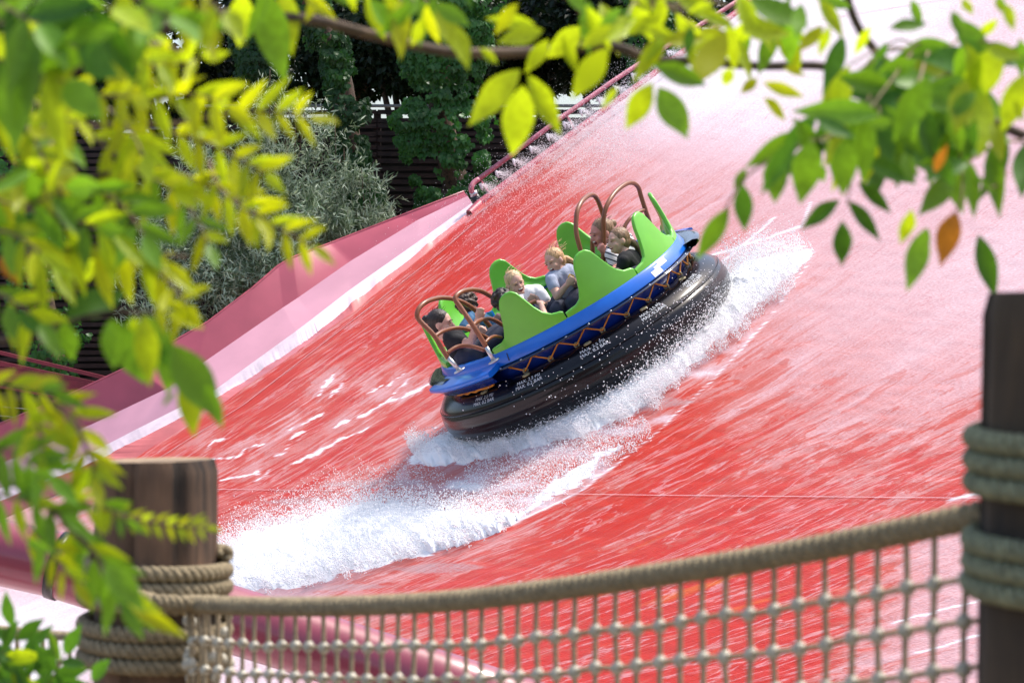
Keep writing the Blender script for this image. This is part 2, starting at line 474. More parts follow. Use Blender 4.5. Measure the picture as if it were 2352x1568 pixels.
M['willow'] = leaf_mat('silver willow leaf', (.50, .60, .43), (.34, .46, .26), .25, var=.3, scale=2.0)
M['willow_d'] = leaf_mat('darker willow leaf', (.13, .20, .10), (.12, .20, .08), .3, var=.3, scale=2.0)  # darker leaf tone, given to part of the leaves at random
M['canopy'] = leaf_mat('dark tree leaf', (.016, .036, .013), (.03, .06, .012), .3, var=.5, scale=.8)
M['ground'] = simple('leaf litter ground', (.07, .06, .04), rough=.95, var=.4, scale=2.0, bump=.5, bscale=8)
M['deck'] = simple('boardwalk planks', (.16, .12, .08), rough=.85, var=.3, scale=3)
M['water'] = simple('milky pool water', (.55, .42, .42), rough=.15, var=.2, scale=1.0, bump=.5, bscale=4)

# ------------------------------------------------------------------ the slide
C14 = math.cos(R(14)); S14 = math.sin(R(14))
PN = Vector((-.4924 * C14, -S14, .8704 * C14)).normalized()
P0 = at(1365, 850, 23.0)
PC = PN.dot(P0)
def slide_depth(px, py):
    return PC / (PN.x * (px - 1176.0) / F + PN.y + PN.z * (784.0 - py) / F)
def on_slide(px, py, h=0.0):
    return at(px, py, slide_depth(px, py)) + PN * h

EDGE = [(-1500, 1790), (-900, 1570), (-500, 1410), (-150, 1262), (50, 1172), (302, 1056), (511, 923), (804, 721), (1085, 492),
        (1109, 468), (1222, 385), (1359, 282), (1451, 215), (1700, 30), (2050, -225), (2450, -520)]
NEAR = [(760, 2040), (1260, 1930), (1680, 1830), (2100, 1735), (2420, 1655), (2850, 1530), (3200, 1420), (3700, 1250), (4200, 1060),
        (4230, 1048), (4420, 965), (4640, 860), (4780, 790), (5200, 560), (5800, 250), (6400, -100)]
NS, NT = 640, 560
def poly_at(P, n, w=None):
    P = np.array(P, float); t = np.arange(len(P)); s = np.linspace(0, len(P) - 1, n) if w is None else w
    return np.stack([np.interp(s, t, P[:, 0]), np.interp(s, t, P[:, 1])], 1)
# spread the rows evenly by the length of the edge
E = np.array(EDGE, float); seglen = np.r_[0, np.cumsum(np.hypot(*np.diff(E, axis=0).T))]
w = np.interp(np.linspace(0, seglen[-1], NS), seglen, np.arange(len(E)))
A_, B_ = poly_at(EDGE, NS, w), poly_at(NEAR, NS, w)
tt = np.linspace(0, 1, NT) ** 1.6
PX = A_[:, None, 0] * (1 - tt) + B_[:, None, 0] * tt
PY = A_[:, None, 1] * (1 - tt) + B_[:, None, 1] * tt

def nslide(PX, PY, H=0.0):
    D = PC / (PN.x * (PX - 1176.0) / F + PN.y + PN.z * (784.0 - PY) / F)
    X = (PX - 1176.0) / F * D; Z = (784.0 - PY) / F * D
    return X + PN.x * H, D + PN.y * H, Z + PN.z * H

def segdist(PX, PY, pts):
    d = np.full(PX.shape, 1e9)
    for (x0, y0), (x1, y1) in zip(pts[:-1], pts[1:]):
        vx, vy = x1 - x0, y1 - y0; L2 = vx * vx + vy * vy + 1e-9
        t = np.clip(((PX - x0) * vx + (PY - y0) * vy) / L2, 0, 1)
        d = np.minimum(d, np.hypot(PX - x0 - t * vx, PY - y0 - t * vy))
    return d

def inpoly(PX, PY, P):
    c = np.zeros(PX.shape, bool)
    for (x0, y0), (x1, y1) in zip(P, P[1:] + P[:1]):
        if y0 == y1: continue
        c ^= ((y0 > PY) != (y1 > PY)) & (PX < (x1 - x0) * (PY - y0) / (y1 - y0) + x0)
    return c

CTRL = [(1130, 480, -.25), (1180, 460, -.12), (1230, 520, .08), (1110, 520, .08), (1300, 430, .42), (1210, 380, .62), (1420, 300, .82), (1560, 260, .92), (1420, 430, .48),
        (1200, 620, .24), (1000, 620, .22), (900, 760, .2), (600, 950, .24), (400, 1080, .22), (700, 1000, .2), (850, 1050, .28),
        (950, 1150, .34), (700, 1120, .3), (1620, 190, .9), (1750, 150, .88), (1900, 250, .82), (1720, 340, .78), (1600, 400, .58),  # palest upper-run values also put the mist's white haze into the colour
        (1650, 520, .48), (1900, 450, .66), (2100, 500, .68), (2300, 400, .70), (2000, 700, .68), (2200, 850, .66), (2300, 700, .74),
        (1950, 850, .58), (1720, 900, .40), (1900, 980, .34), (2230, 960, .38), (2000, 1100, .2), (2250, 1070, .24), (1600, 1100, .12),
        (1400, 1200, .12), (1800, 1200, .14), (1200, 1300, .14), (1500, 1300, .08), (1900, 1300, .05), (2200, 1350, .62), (2060, 1450, .5),
        (2300, 1500, .66), (1750, 1450, .12), (1300, 1450, .16), (1500, 1500, .12), (1100, 1370, .18), (600, 1520, .8), (300, 1500, .75),
        (100, 1400, .95), (850, 1480, .34), (1050, 1120, .5), (1300, 1040, .5), (2340, 100, .78), (2000, 60, .88), (100, 1250, .5),
        (1340, 620, .35), (1500, 480, .5), (1780, 620, .6), (2700, 700, .6), (2700, 1200, .3), (-300, 1450, .6), (2900, 0, .7)]
num = np.zeros(PX.shape); den = np.zeros(PX.shape)
for x, y, v in CTRL:
    wgt = np.exp(-((PX - x) ** 2 + (PY - y) ** 2) / (2 * 95.0 ** 2)) + 1e-7 / (1 + ((PX - x) ** 2 + (PY - y) ** 2) / 1e5) ** 2
    num += wgt * v; den += wgt
foam = num / den
foam = foam - .035 * np.clip((.42 - foam) / .12, 0, 1)
foam = foam + .07 * np.exp(-((PY - 1250) / 220.0) ** 2) * (PX > 700)
jx = (fbm(PX / 26, PY / 26, 4, 3) - .5) * 34; jy = (fbm(PX / 26, PY / 26, 4, 9) - .5) * 34
QX, QY = PX + jx, PY + jy
WAKE_EDGE = [(500, 1345), (760, 1310), (930, 1280), (1100, 1240), (1330, 1130), (1500, 1000), (1640, 870), (1760, 740), (1875, 578)]
wake = [(500, 1350)] + WAKE_EDGE + [(1700, 560), (1600, 640), (1400, 860), (1100, 1010), (940, 1050), (900, 1110), (760, 1170), (500, 1250)]
iw = inpoly(QX * .5 + PX * .5, QY * .5 + PY * .5, wake)
patch = fbm(PX / 90 + PY / 160, PY / 26, 5, 21)
foam = np.where(iw, np.maximum(foam, np.clip(.55 - (PX - 900) / 4200, .3, .6) + (patch - .5) * 1.5), foam)
foam = np.maximum(foam, 1.1 - segdist(PX + jx * .2, PY + jy * .2, WAKE_EDGE) / (1.5 + 10 * np.clip(patch - .3, 0, 1)))
HEAP1 = [(940, 1050), (990, 1070), (1060, 1062), (1200, 1032), (1330, 1000), (1450, 950), (1550, 870), (1650, 780), (1750, 690), (1870, 580), (1700, 590), (1660, 660), (1550, 790), (1300, 930), (1080, 990), (1000, 1000)]
HEAP2 = [(480, 1370), (480, 1270), (600, 1215), (760, 1170), (900, 1150), (1040, 1170), (1180, 1190), (1280, 1100), (1440, 1010), (1330, 1110), (1100, 1238), (860, 1300), (700, 1345)]
for HP in (HEAP1, HEAP2):
    foam = np.where(inpoly(QX, QY, HP), np.maximum(foam, 1.15), foam)
def C5(P): return [(459.4 + .4394 * x, 861.3 + .4394 * y) for x, y in P]
LINES = [[(705, 5), (640, 60), (612, 108)], [(745, 55), (690, 95), (676, 130)], [(645, 205), (560, 240), (470, 282)], [(1225, 38), (960, 150), (700, 280)],
         [(1060, 5), (950, 60), (888, 102)], [(1130, 0), (1040, 70), (970, 140)], [(885, 268), (700, 350), (495, 470)], [(530, 292), (460, 350), (440, 392), (400, 418)],
         [(355, 358), (250, 385), (180, 425), (68, 442)], [(125, 335), (60, 372), (25, 402)], [(305, 505), (230, 530), (98, 548)], [(380, 490), (300, 552)],
         [(1230, 262), (1120, 330), (1030, 402)], [(900, 570), (755, 612)], [(700, 560), (420, 690), (335, 738)], [(280, 690), (120, 770)], [(640, 400), (300, 552)],
         [(2300, 220), (1900, 420), (1700, 500)], [(1560, 270), (1000, 510), (760, 600)], [(2000, 520), (1500, 760), (1180, 880)]]
for k, P in enumerate(LINES):
    wd = 3.0 if k < 14 else 1.2
    q = fbm(PX / 30, PY / 30, 4, 40 + k); j2 = (fbm(PX / 9, PY / 9, 3, 60 + k) - .5) * 9
    if k >= 14: foam = np.maximum(foam, .72 - segdist(PX + jx * .55, PY + jy * .55, C5(P)) / (wd * (2.0 + 6 * np.maximum(q - .45, 0)))); continue
    foam = np.maximum(foam, 1.2 - segdist(PX + jx * .5 + j2, PY + jy * .5 + j2 * .5, C5(P)) / np.maximum(1.3, 16 * (q - .36)))
    foam = np.maximum(foam, foam + .16 * np.exp(-(segdist(PX + jx + 12, PY + jy + 14, C5(P)) / 22.0) ** 2))
for P in ([(2180, 1150), (2352, 1108)], [(2100, 1500), (2352, 1430)], [(2050, 1430), (2352, 1350)], [(1640, 690), (1760, 560)], [(1600, 600), (1840, 520), (1860, 470)], [(1650, 610), (1780, 500)]):
    foam = np.maximum(foam, 1.05 - segdist(PX + jx * .3, PY + jy * .3, P) / 9.0)
# the clear red patch under the hose outlet
foam -= .35 * np.exp(-(((PX - 1145) / 60) ** 2 + ((PY - 485) / 40) ** 2))
ochre = np.exp(-(((PX - 1780) / 420) ** 2 + ((PY - 1330) / 170) ** 2))
grit = np.zeros(PX.shape)      # worn grey anti-slip strips in the floor
for cx, cy, L_, H_ in ((1480, 925, 135, 16), (860, 1110, 130, 12), (690, 1150, 95, 9), (640, 1198, 130, 12), (1010, 1304, 120, 13), (800, 1348, 105, 9)):
    u_ = (PX + jx * .2 - cx) / L_; v_ = (PY + 3 * u_ - cy) / H_
    grit = np.maximum(grit, np.clip((1 - u_ * u_ - np.abs(v_)) * 3.5, 0, 1))
X, Y, Z = nslide(PX, PY, (fbm(PX / 40, PY / 14, 3, 5) - .5) * .010)
V = np.stack([X, Y, Z], -1)
du = np.linalg.norm(np.diff(V, axis=0), axis=2); dv = np.linalg.norm(np.diff(V, axis=1), axis=2)
# metres down the flow and across it
U_ = np.zeros((NS, NT)); U_[1:] = np.cumsum(du.mean(axis=1))[:, None]
V_ = np.zeros((NS, NT)); V_[:, 1:] = np.cumsum(dv.mean(axis=0))[None, :]
idx = np.arange(NS * NT).reshape(NS, NT)
Fq = np.stack([idx[:-1, :-1], idx[:-1, 1:], idx[1:, 1:], idx[1:, :-1]], -1).reshape(-1, 4)
slide = empty('water_slide', on_slide(302, 1056))
tag(slide, 'huge sloping red water slide washed with pink and white foam, pale pink side wall', 'water slide')
SL = slide.location.copy()
me = mesh_np('chute_floor', V.reshape(-1, 3) - np.array(SL), Fq, True, np.stack([U_, V_], -1).reshape(-1, 2),
             {'foam': foam.ravel(), 'ochre': ochre.ravel(), 'grit': grit.ravel()})
o = link('chute_floor', me, M['slide'], slide)

# the side wall of the lower run: rim, steep panel, low panel, foam band, wet shallow band
RIM = [(-700, 1290), (-300, 1108), (0, 975), (150, 913), (300, 842), (480, 740), (580, 664), (640, 612), (672, 593), (760, 560), (920, 498), (1066, 442)]
B1 = [(-700, 1350), (-300, 1190), (52, 1043), (217, 971), (379, 894), (447, 846), (560, 768), (650, 706), (685, 683), (804, 600), (960, 505), (1074, 450)]
B2 = [(-700, 1400), (-300, 1235), (80, 1090), (201, 1043), (318, 983), (495, 894), (590, 825), (680, 760), (720, 730), (804, 665), (960, 555), (1084, 466)]
B3 = [(-700, 1440), (-300, 1285), (90, 1112), (213, 1060), (330, 1004), (505, 910), (600, 850), (690, 792), (730, 762), (806, 698), (965, 575), (1090, 476)]
B4 = [(-700, 1495), (-300, 1328), (95, 1150), (302, 1058), (395, 1000), (533, 912), (630, 846), (716, 786), (755, 757), (812, 717), (970, 590), (1090, 488)]
def strip(name, Pa, Pb, da, db, mat, n=260, m=6, jag_b=0.0, jag_a=0.0, bow=0.0):
    a = poly_at(Pa, n); b = poly_at(Pb, n)
    V = []
    for i in range(n):
        ja = jag_a * (fbm(np.array(i / 14.0), np.array(2.0), 4, 77) - .5); jb = jag_b * (fbm(np.array(i / 14.0), np.array(2.0), 4, 77) - .5)
        pa = at(a[i, 0], a[i, 1] + ja, slide_depth(b[i, 0], b[i, 1]) + da); pb = at(b[i, 0], b[i, 1] + jb, slide_depth(b[i, 0], b[i, 1]) + db)
        for j in range(m + 1):
            t = j / m
            V.append(pa.lerp(pb, t) + PN * (bow * math.sin(math.pi * t)) - SL)
    Fc = [(i * (m + 1) + j, i * (m + 1) + j + 1, (i + 1) * (m + 1) + j + 1, (i + 1) * (m + 1) + j) for i in range(n - 1) for j in range(m)]
    me = mesh_np(name, [tuple(v) for v in V], Fc, True)
    return link(name, me, mat, slide)
strip('wall_panel', RIM, B1, 1.05, .80, M['slide_wall'])['label'] = 'upper dusty pink wall panel'
strip('lower_wall_panel', B1, B2, .80, .36, M['slide_wall_low'])['label'] = 'pale lilac pink lower wall panel'
strip('foam_band', B2, B3, .36, .12, M['slide_foam'], n=700, jag_b=9)
strip('wet_band', B3, B4, .13, .02, M['slide_shallow'], n=700, jag_a=9)
# outer skin of the wall and its steel rim
mb = MB()
mb.tube([at(x, y, slide_depth(*b) + 1.08) - SL for (x, y), b in zip(RIM, B1)], .028, 10)
mb.build('rim_rail', M['rim'], slide)
mb = MB()
for i in range(len(RIM) - 1):
    q = []
    for k in (i, i + 1):
        x, y = RIM[k]; D = slide_depth(*B1[k]) + 1.1
        q.append((at(x, y, D) - SL, at(x, y, D) - SL + Vector((0, .25, -1.5))))
    mb.add([q[0][0], q[1][0], q[1][1], q[0][1]], [(0, 1, 2, 3)])
    b0 = at(*RIM[i], slide_depth(*B1[i]) + 1.12) - SL
    mb.box(b0 + Vector((0, .14, -.7)), (.06, .08, 1.4))
mb.build('wall_backing', M['rim'], slide)
# welded joints: two along the flow, one across, each a low bead
def bead(pts, r=.009, n=90):
    q = poly_at(pts, n)
    P = [on_slide(x, y, .007) - SL for x, y in q]; mb = MB(); v = []
    for i, p in enumerate(P):
        d = (P[min(i + 1, n - 1)] - P[max(i - 1, 0)]).normalized().cross(PN) * r * 1.3; v += [p - d, p + d]
    mb.add(v, [(2 * i, 2 * i + 2, 2 * i + 3, 2 * i + 1) for i in range(n - 1)]); mb.build('weld_seam', M['seam'], slide)
bead([(1092, 496), (1240, 392), (1420, 258), (1580, 135), (1760, 0)])
bead([(1100, 505), (1000, 590), (800, 745), (560, 930), (330, 1075)], .006)
bead([(490, 1124), (1000, 1130), (1500, 1138), (2352, 1146)], .0022)
bead([(1560, 150), (1800, 60), (2352, -30)], .004)
# edge fascia of the steep upper run
mb = MB()
up = [p for p in EDGE if p[0] >= 1085 and p[0] < 2100]
for i in range(len(up) - 1):
    a = on_slide(*up[i]) - SL; b = on_slide(*up[i + 1]) - SL
    o1, o2 = PN * .05, Vector((-.05, .1, -.55))
    mb.add([a + o1, b + o1, b + o1 + Vector((-.05, .05, 0)), a + o1 + Vector((-.05, .05, 0)), a + o2, b + o2, a, b],
           [(0, 1, 2, 3), (3, 2, 5, 4), (0, 6, 7, 1)])
mb.build('edge_fascia', M['slide_wall'], slide)
# steel legs that carry the slide
mb = MB()
for px, py in ((1700, 300), (2200, 200), (1300, 520), (900, 800), (1900, 900), (2500, 700), (1500, 1250)):
    p = on_slide(px, py, -.25) - SL
    mb = MB(); mb.tube([p, Vector((p.x, p.y, -4.6 - SL.z))], .12, 10); mb.build('support_leg', M['redbeam'], slide)

# ------------------------------------------------------------------ ground, pool, boardwalk
def sheet(name, x0, x1, y0, y1, z, mat, label=None):
    me = mesh_np(name, [(x0, y0, z), (x1, y0, z), (x1, y1, z), (x0, y1, z)], [(0, 1, 2, 3)], False)
    return tag(link(name, me, mat), kind='structure')
sheet('ground', -400, 400, -200, 600, -4.8, M['ground'])
sheet('pool_water', -26, 3, 8, 36, -4.55, M['water'])
mb = MB(); mb.box((0, 1.6, -1.75), (7, 9, .2)); tag(mb.build('boardwalk', M['deck']), kind='structure')
mb = MB(); mb.box((0, 1.6, -3.35), (6.6, 8.6, 2.98)); tag(mb.build('embankment', M['ground']), kind='structure')

# ------------------------------------------------------------------ the raft
RE = R(9.0)
RN = Vector((-.4924 * math.cos(RE), -math.sin(RE), .8704 * math.cos(RE)))
RX = Vector((.8704, 0, .4924))
RY = RN.cross(RX).normalized()
RC = at(1283, 687, 23.0)
RM = Matrix(((RX.x, RY.x, RN.x, RC.x), (RX.y, RY.y, RN.y, RC.y), (RX.z, RY.z, RN.z, RC.z), (0, 0, 0, 1)))
RMI = RM.inverted()
raft = empty('raft'); raft.matrix_world = RM
tag(raft, 'round black raft with blue deck, green seats and brown hoops on the red slide', 'raft')
def rp(px, py, y):
    """point on the ray of a pixel whose raft y is given"""
    d = at(px, py, 1.0)
    a = RMI.to_3x3() @ d; o = RMI @ Vector((0, 0, 0))
    return o + a * ((y - o.y) / a.y)
S_ = 1.167                         # radius of the seat ring
TZ, TR, TT = -.475, 1.172, .240     # tube: height, ring radius, thickness

def prof_tube():
    P = []
    for k in range(97):
        a = 2 * math.pi * k / 96
        r = TT
        for g in (-62, -48, -30, -26, -8, 10, 27, 31):      # grooves round the tube
            dg = abs((math.degrees(a) - g + 180) % 360 - 180)
            if dg < 3.0: r -= .007 * (1 - dg / 3.0)
        P.append((TR + r * math.cos(a), TZ + r * .97 * math.sin(a)))
    return P
mb = MB(); mb.lathe(prof_tube(), 144); mb.build('tube', M['tube'], raft)
mb = MB()
for a, dr in ((28.5, .004), (-28, .004), (-55, .004)):
    mb.lathe([(TR + (TT + dr + .004 * math.cos(k)) * math.cos(R(a + .8 * math.sin(k))), TZ + (TT + dr) * .97 * math.sin(R(a + 1.0 * math.sin(k)))) for k in [2 * math.pi * q / 6 for q in range(7)]], 144)
mb.build('rubber_rib', M['tube'], raft)
# hull: dark blue skirt, bright blue band, flange, floor
mb = MB(); mb.lathe([(1.165, -.105), (1.15, -.19), (1.10, -.28), (1.0, -.36), (.2, -.38)], 120); mb.build('hull_skirt', M['blue_dk'], raft)
mb = MB(); mb.lathe([(1.12, -.2), (1.12, -.02), (1.135, .004), (1.172, .004), (1.182, -.01), (1.215, -.098), (1.215, -.108), (1.16, -.108)], 144); mb.build('deck_band', M['blue'], raft)
mb = MB(); mb.lathe([(1.16, -.110), (1.262, -.118), (1.275, -.124), (1.262, -.130), (1.16, -.120)], 144); mb.build('flange', M['flange'], raft)
mb = MB(); mb.lathe([(1.115, -.33), (.3, -.33), (.02, -.33)], 72); mb.build('floor', M['blue_dk'], raft)
mb = MB()
for sgn in (-1, 1):                                     # shiny bumpers at both ends
    mb = MB()
    a0 = 0 if sgn > 0 else 180
    mb.lathe([(1.20, -.07), (1.30, -.06), (1.345, -.075), (1.35, -.10), (1.30, -.125), (1.20, -.12)], 24, 0, a0 - 17, a0 + 22)
    mb.build('bumper_lip', M['flange'], raft)
for k in range(36):
    a = R(k * 10 + 4)
    mb = MB(); mb.ball((1.243 * math.cos(a), 1.243 * math.sin(a), -.116), (.011, .011, .007), None, 8, 4)
    if k == 0: bolt = mb.build('bolt', M['steel'], raft); bolt_me = bolt.data; a00 = a
    else:
        o = bpy.data.objects.new('bolt', bolt_me); col.objects.link(o); o.parent = raft; o.rotation_euler.z = a - a00

# seats: eight shells, entries left open at 196-232 and 16-52
SP = [(0, .05), (.06, .058), (.15, .066), (.22, .095), (.27, .165), (.31, .25), (.345, .34), (.39, .395), (.44, .42), (.50, .43), (.57, .425), (.625, .39), (.675, .31), (.73, .22), (.79, .15), (.87, .102), (.93, .09), (.97, .085), (1, .07)]
def seat(a0, a1, flip):
    n = 64; th = .036
    su = np.array([p[0] for p in SP]); sz = np.array([p[1] for p in SP])
    bm_v = []; cols_ = []
    V = []; Fc = []
    rows = 14
    for i in range(n + 1):
        u = i / n; uu = 1 - u if flip else u
        z1 = float(np.interp(uu, su, sz))
        a = R(a0 + .35 + (a1 - a0 - .7) * u)
        endp = min(u, 1 - u) * n / 2.0
        e = min(1, endp)
        ring = []
        # cross-section round the shell: outer face up, rounded crest, inner face down
        for j in range(rows + 1):
            t = j / rows
            z = -.0 + (z1 - .018) * t
            ring.append((S_ + .006 - .05 * (z / .43) ** 1.5 * .4, z))
        for j in range(1, 6):
            q = math.pi * j / 6
            zt = z1 - .018
            ring.append((S_ + .006 - .05 * (zt / .43) ** 1.5 * .4 - th / 2 + th / 2 * math.cos(q), zt + .018 * math.sin(q)))
        for j in range(rows, -1, -1):
            t = j / rows
            z = (z1 - .018) * t
            bulge = .05 * math.exp(-((t - .1) / .35) ** 2)
            ring.append((S_ + .006 - th - bulge - .05 * (max(z, 0) / .43) ** 1.5 * .4, z - .0))
        V += [(r * math.cos(a), r * math.sin(a), z) for r, z in ring]
    q = len(ring)
    for i in range(n):
        for j in range(q - 1): Fc.append((i * q + j, (i + 1) * q + j, (i + 1) * q + j + 1, i * q + j + 1))
    mb = MB(); mb.add(V, Fc); mb.add([V[k] for k in range(q)], [tuple(range(q))], 0, False); mb.add([V[n * q + k] for k in range(q)], [tuple(range(q))[::-1]], 0, False)
    # the pan that one sits on
    mb.lathe([(1.15, .0), (1.13, -.02), (.92, -.10), (.80, -.09), (.775, -.11), (.78, -.32)], 14, 0, a0 + 1, a1 - 1)
    mb.build('seat', M['green'], raft)
for a0 in (232, 268, 304): seat(a0, a0 + 36, False)
seat(340, 376, False)
for a0 in (52, 88, 124): seat(a0, a0 + 36, True)
seat(160, 196, True)
# blue dividers between far seats
for a in (88, 124):
    mb = MB(); aa = R(a); mb.box((1.08 * math.cos(aa), 1.08 * math.sin(aa), .02), (.16, .02, .12), Matrix.Rotation(aa, 3, 'Z')); mb.build('seat_divider', M['blue'], raft)

# the two entries: blue tread plates
def tread(a0, a1):
    V = []; n = 10
    pr = [(.98, -.05), (1.38, -.075), (1.40, -.085), (1.40, -.115), (1.38, -.125), (.98, -.11)]
    mb = MB(); mb.lathe(pr, n, 0, a0, a1)
    k = len(pr); m_ = len(mb.v) // k
    mb.add([mb.v[i] for i in range(k)], [tuple(range(k))], 0, False); mb.add([mb.v[(m_ - 1) * k + i] for i in range(k)], [tuple(range(k))[::-1]], 0, False)
    mb.build('tread_plate', M['blue'], raft)
    mb = MB(); mb.lathe([(1.36, -.118), (1.30, -.20), (1.12, -.24)], n, 0, a0 + 1, a1 - 1); mb.build('tread_apron', M['blue_dk'], raft)
tread(193, 233); tread(15, 53)

# hoops and bars, traced as (pixel, pixel, raft y)
def c2(x, y): return 941.7 + x * .2014, 602.9 + y * .2014
def c3(x, y): return 1205.8 + x * .1831, 402.0 + y * .1831
def bar(name, P, r=.021, mat='bar', n=60, parent=raft, seg=12):
    Q = catmull([rp(*p) for p in P], n) if len(P) > 2 else [np.array(rp(*p)) for p in P]
    mb = MB(); mb.tube([Vector(q) for q in Q], r, seg); return mb.build(name, M[mat], parent)
def P2(*a): return [(*c2(x, y), d) for x, y, d in a]
def P3(*a): return [(*c3(x, y), d) for x, y, d in a]
bar('hoop', P2((432, 1088, -.98), (345, 950, -.97), (265, 820, -.96), (105, 655, -.93), (82, 580, -.92), (115, 505, -.88), (190, 445, -.8), (300, 408, -.65), (400, 402, -.5), (500, 418, -.35), (620, 462, -.2), (745, 545, -.1), (860, 665, -.05), (965, 790, .0)))
bar('hoop', P2((868, 962, -1.08), (790, 830, -1.07), (700, 690, -1.05), (580, 515, -1.0), (520, 430, -.98), (530, 375, -.95), (600, 328, -.88), (700, 308, -.75), (800, 322, -.6), (900, 372, -.45), (1000, 440, -.3), (1110, 540, -.22), (1200, 660, -.2)))
bar('cross_bar', P2((282, 842, -.95), (360, 790, -.85), (450, 758, -.7), (560, 745, -.6), (680, 768, -.5), (790, 812, -.45), (900, 868, -.4)), .018)
bar('cross_bar', P2((425, 1035, -.97), (490, 985, -.93), (560, 955, -.9), (650, 948, -.9), (750, 968, -.93), (850, 1000, -1.0)), .018)
bar('cross_bar', P2((718, 718, -1.02), (755, 680, -.95), (820, 650, -.8), (900, 640, -.65), (980, 665, -.55), (1060, 715, -.5)), .018)
bar('cross_bar', P2((862, 910, -1.05), (900, 868, -1.0), (960, 840, -.9), (1040, 850, -.8)), .014)
bar('grab_bar', P2((1290, 515, -.45), (1350, 478, -.42), (1430, 440, -.4)), .020)
bar('bar_sleeve', P2((425, 1075, -.98), (565, 1225, -1.0)), .019, 'steel')
bar('bar_sleeve', P2((858, 945, -1.08), (958, 1120, -1.1)), .019, 'steel')
bar('bar_sleeve', P2((950, 770, .0), (1000, 850, .0)), .024, 'steel')
for q in ((565, 1228, -1.0), (958, 1122, -1.1)):
    mb = MB(); p = rp(*c2(q[0], q[1]), q[2]); mb.ball(p, (.055, .045, .012), None, 14, 6); mb.build('foot_plate', M['steel'], raft)
bar('hoop', P3((735, 1060, -.3), (700, 950, -.3), (658, 800, -.3), (640, 680, -.28), (642, 560, -.25), (660, 440, -.2), (710, 335, -.1), (780, 268, .05), (845, 248, .15), (900, 290, .22), (940, 380, .3), (975, 490, .35), (985, 560, .38), (900, 700, .40), (850, 800, .4), (850, 1040, .4)))
bar('hoop', P3((965, 1180, .1), (985, 980, .1), (990, 760, .1), (985, 560, .1), (1010, 430, .12), (1060, 320, .18), (1130, 220, .28), (1220, 140, .4), (1300, 100, .5), (1370, 105, .58), (1425, 160, .65), (1455, 260, .68), (1500, 400, .7), (1550, 550, .72), (1605, 700, .74)))
bar('cross_bar', P3((1235, 700, .45), (1265, 620, .48), (1320, 545, .52), (1400, 480, .6), (1490, 435, .69)), .018)
# sagging zigzag of orange cord between flange and tube
lace_pts = []
for k in range(23):
    a0 = 236 + k * 6.0; up_ = k % 2 == 0
    if a0 > 360: break
    r_, z_ = (1.20, -.135) if up_ else (1.185, -.228)
    lace_pts.append((r_ * math.cos(R(a0)), r_ * math.sin(R(a0)), z_))
mb = MB(); mb.tube(lace_pts, .0085, 6); mb.build('lacing', M['lace'], raft)
mb = MB(); mb.tube([(1.24 * math.cos(R(a)), 1.24 * math.sin(R(a)), -.225 + .008 * math.sin(a * 3)) for a in range(200, 228, 3)], .012, 6); mb.build('lacing', M['lace'], raft)
for k, p in enumerate(lace_pts):
    if k % 2:
        mb = MB(); v = Vector(p); mb.tube([(v.x + .02 * math.cos(q), v.y, v.z + .02 * math.sin(q)) for q in [R(x) for x in range(0, 360, 45)]], .007, 5, closed=True); mb.build('eyelet', M['valve'], raft)
# worn white stencils on the tube
def text_mesh(body, size):
    c = bpy.data.curves.new('txt', 'FONT'); c.body = body; c.size = size; c.align_x = 'CENTER'; c.resolution_u = 3; c.space_line = .95
    t = bpy.data.objects.new('txt', c); col.objects.link(t)
    dg = bpy.context.evaluated_depsgraph_get(); me = bpy.data.meshes.new_from_object(t.evaluated_get(dg))
    bpy.data.objects.remove(t); bpy.data.curves.remove(c); return me
def on_tube(me, a, top, name, mat, lift=.003, lean=0.0):
    me = me.copy(); me.materials.clear()
    for v in me.vertices:
        x, y = v.co.x, v.co.y
        aa = R(a) + x / (TR + .2); ph = R(top) + y / TT
        r = TT + lift
        v.co = ((TR + r * math.cos(ph)) * math.cos(aa), (TR + r * math.cos(ph)) * math.sin(aa), TZ + r * .97 * math.sin(ph))
    return link(name, me, M[mat], raft)
tm = text_mesh('MAX. 2.5 PSI\nMAX. 0.2 BAR', .046)
for a in (222, 244, 271, 297, 322):
    on_tube(tm, a, 52, 'stencil_text', 'stencil')
    mb = MB(); aa = R(a - 1); ph = R(70)
    c0 = Vector(((TR + (TT + .004) * math.cos(ph)) * math.cos(aa), (TR + (TT + .004) * math.cos(ph)) * math.sin(aa), TZ + TT * math.sin(ph)))
    mb.tube([c0 + Vector((.028 * math.cos(q), .028 * math.sin(q), 0)) for q in [R(x) for x in range(0, 360, 30)]], .009, 6, closed=True); mb.build('valve', M['valve'], raft)
# white check patch and the number 1 on the blue band (cone from r 1.182 to 1.215)
def band_patch(name, quads, mat):
    mb = MB()
    for a0, a1, t0, t1 in quads:
        n = 6; v = []
        for k in range(n + 1):
            a = R(a0 + (a1 - a0) * k / n)
            for t in (t0, t1):
                r = 1.182 + .033 * t + .0025; v.append((r * math.cos(a), r * math.sin(a), -.01 - .088 * t))
        mb.add(v, [(2 * k, 2 * k + 2, 2 * k + 3, 2 * k + 1) for k in range(n)], 0, True)
    mb.build(name, M[mat], raft)
band_patch('white_check', [(309.5, 315.5, 0.42, 1.0), (309.5, 313.0, .42, 1.0), (315.5, 321.5, 0.0, .52), (312.5, 315.5, .2, .44)], 'white')
n1 = text_mesh('1', .10)
for v in n1.vertices:
    a = R(238.5) + v.co.x / 1.2; t = 1 - (v.co.y / .08) * .85 - .1
    r = 1.182 + .033 * t + .003; v.co = (r * math.cos(a), r * math.sin(a), -.01 - .088 * t)
n1.materials.clear(); link('number_one', n1, M['ink'], raft)

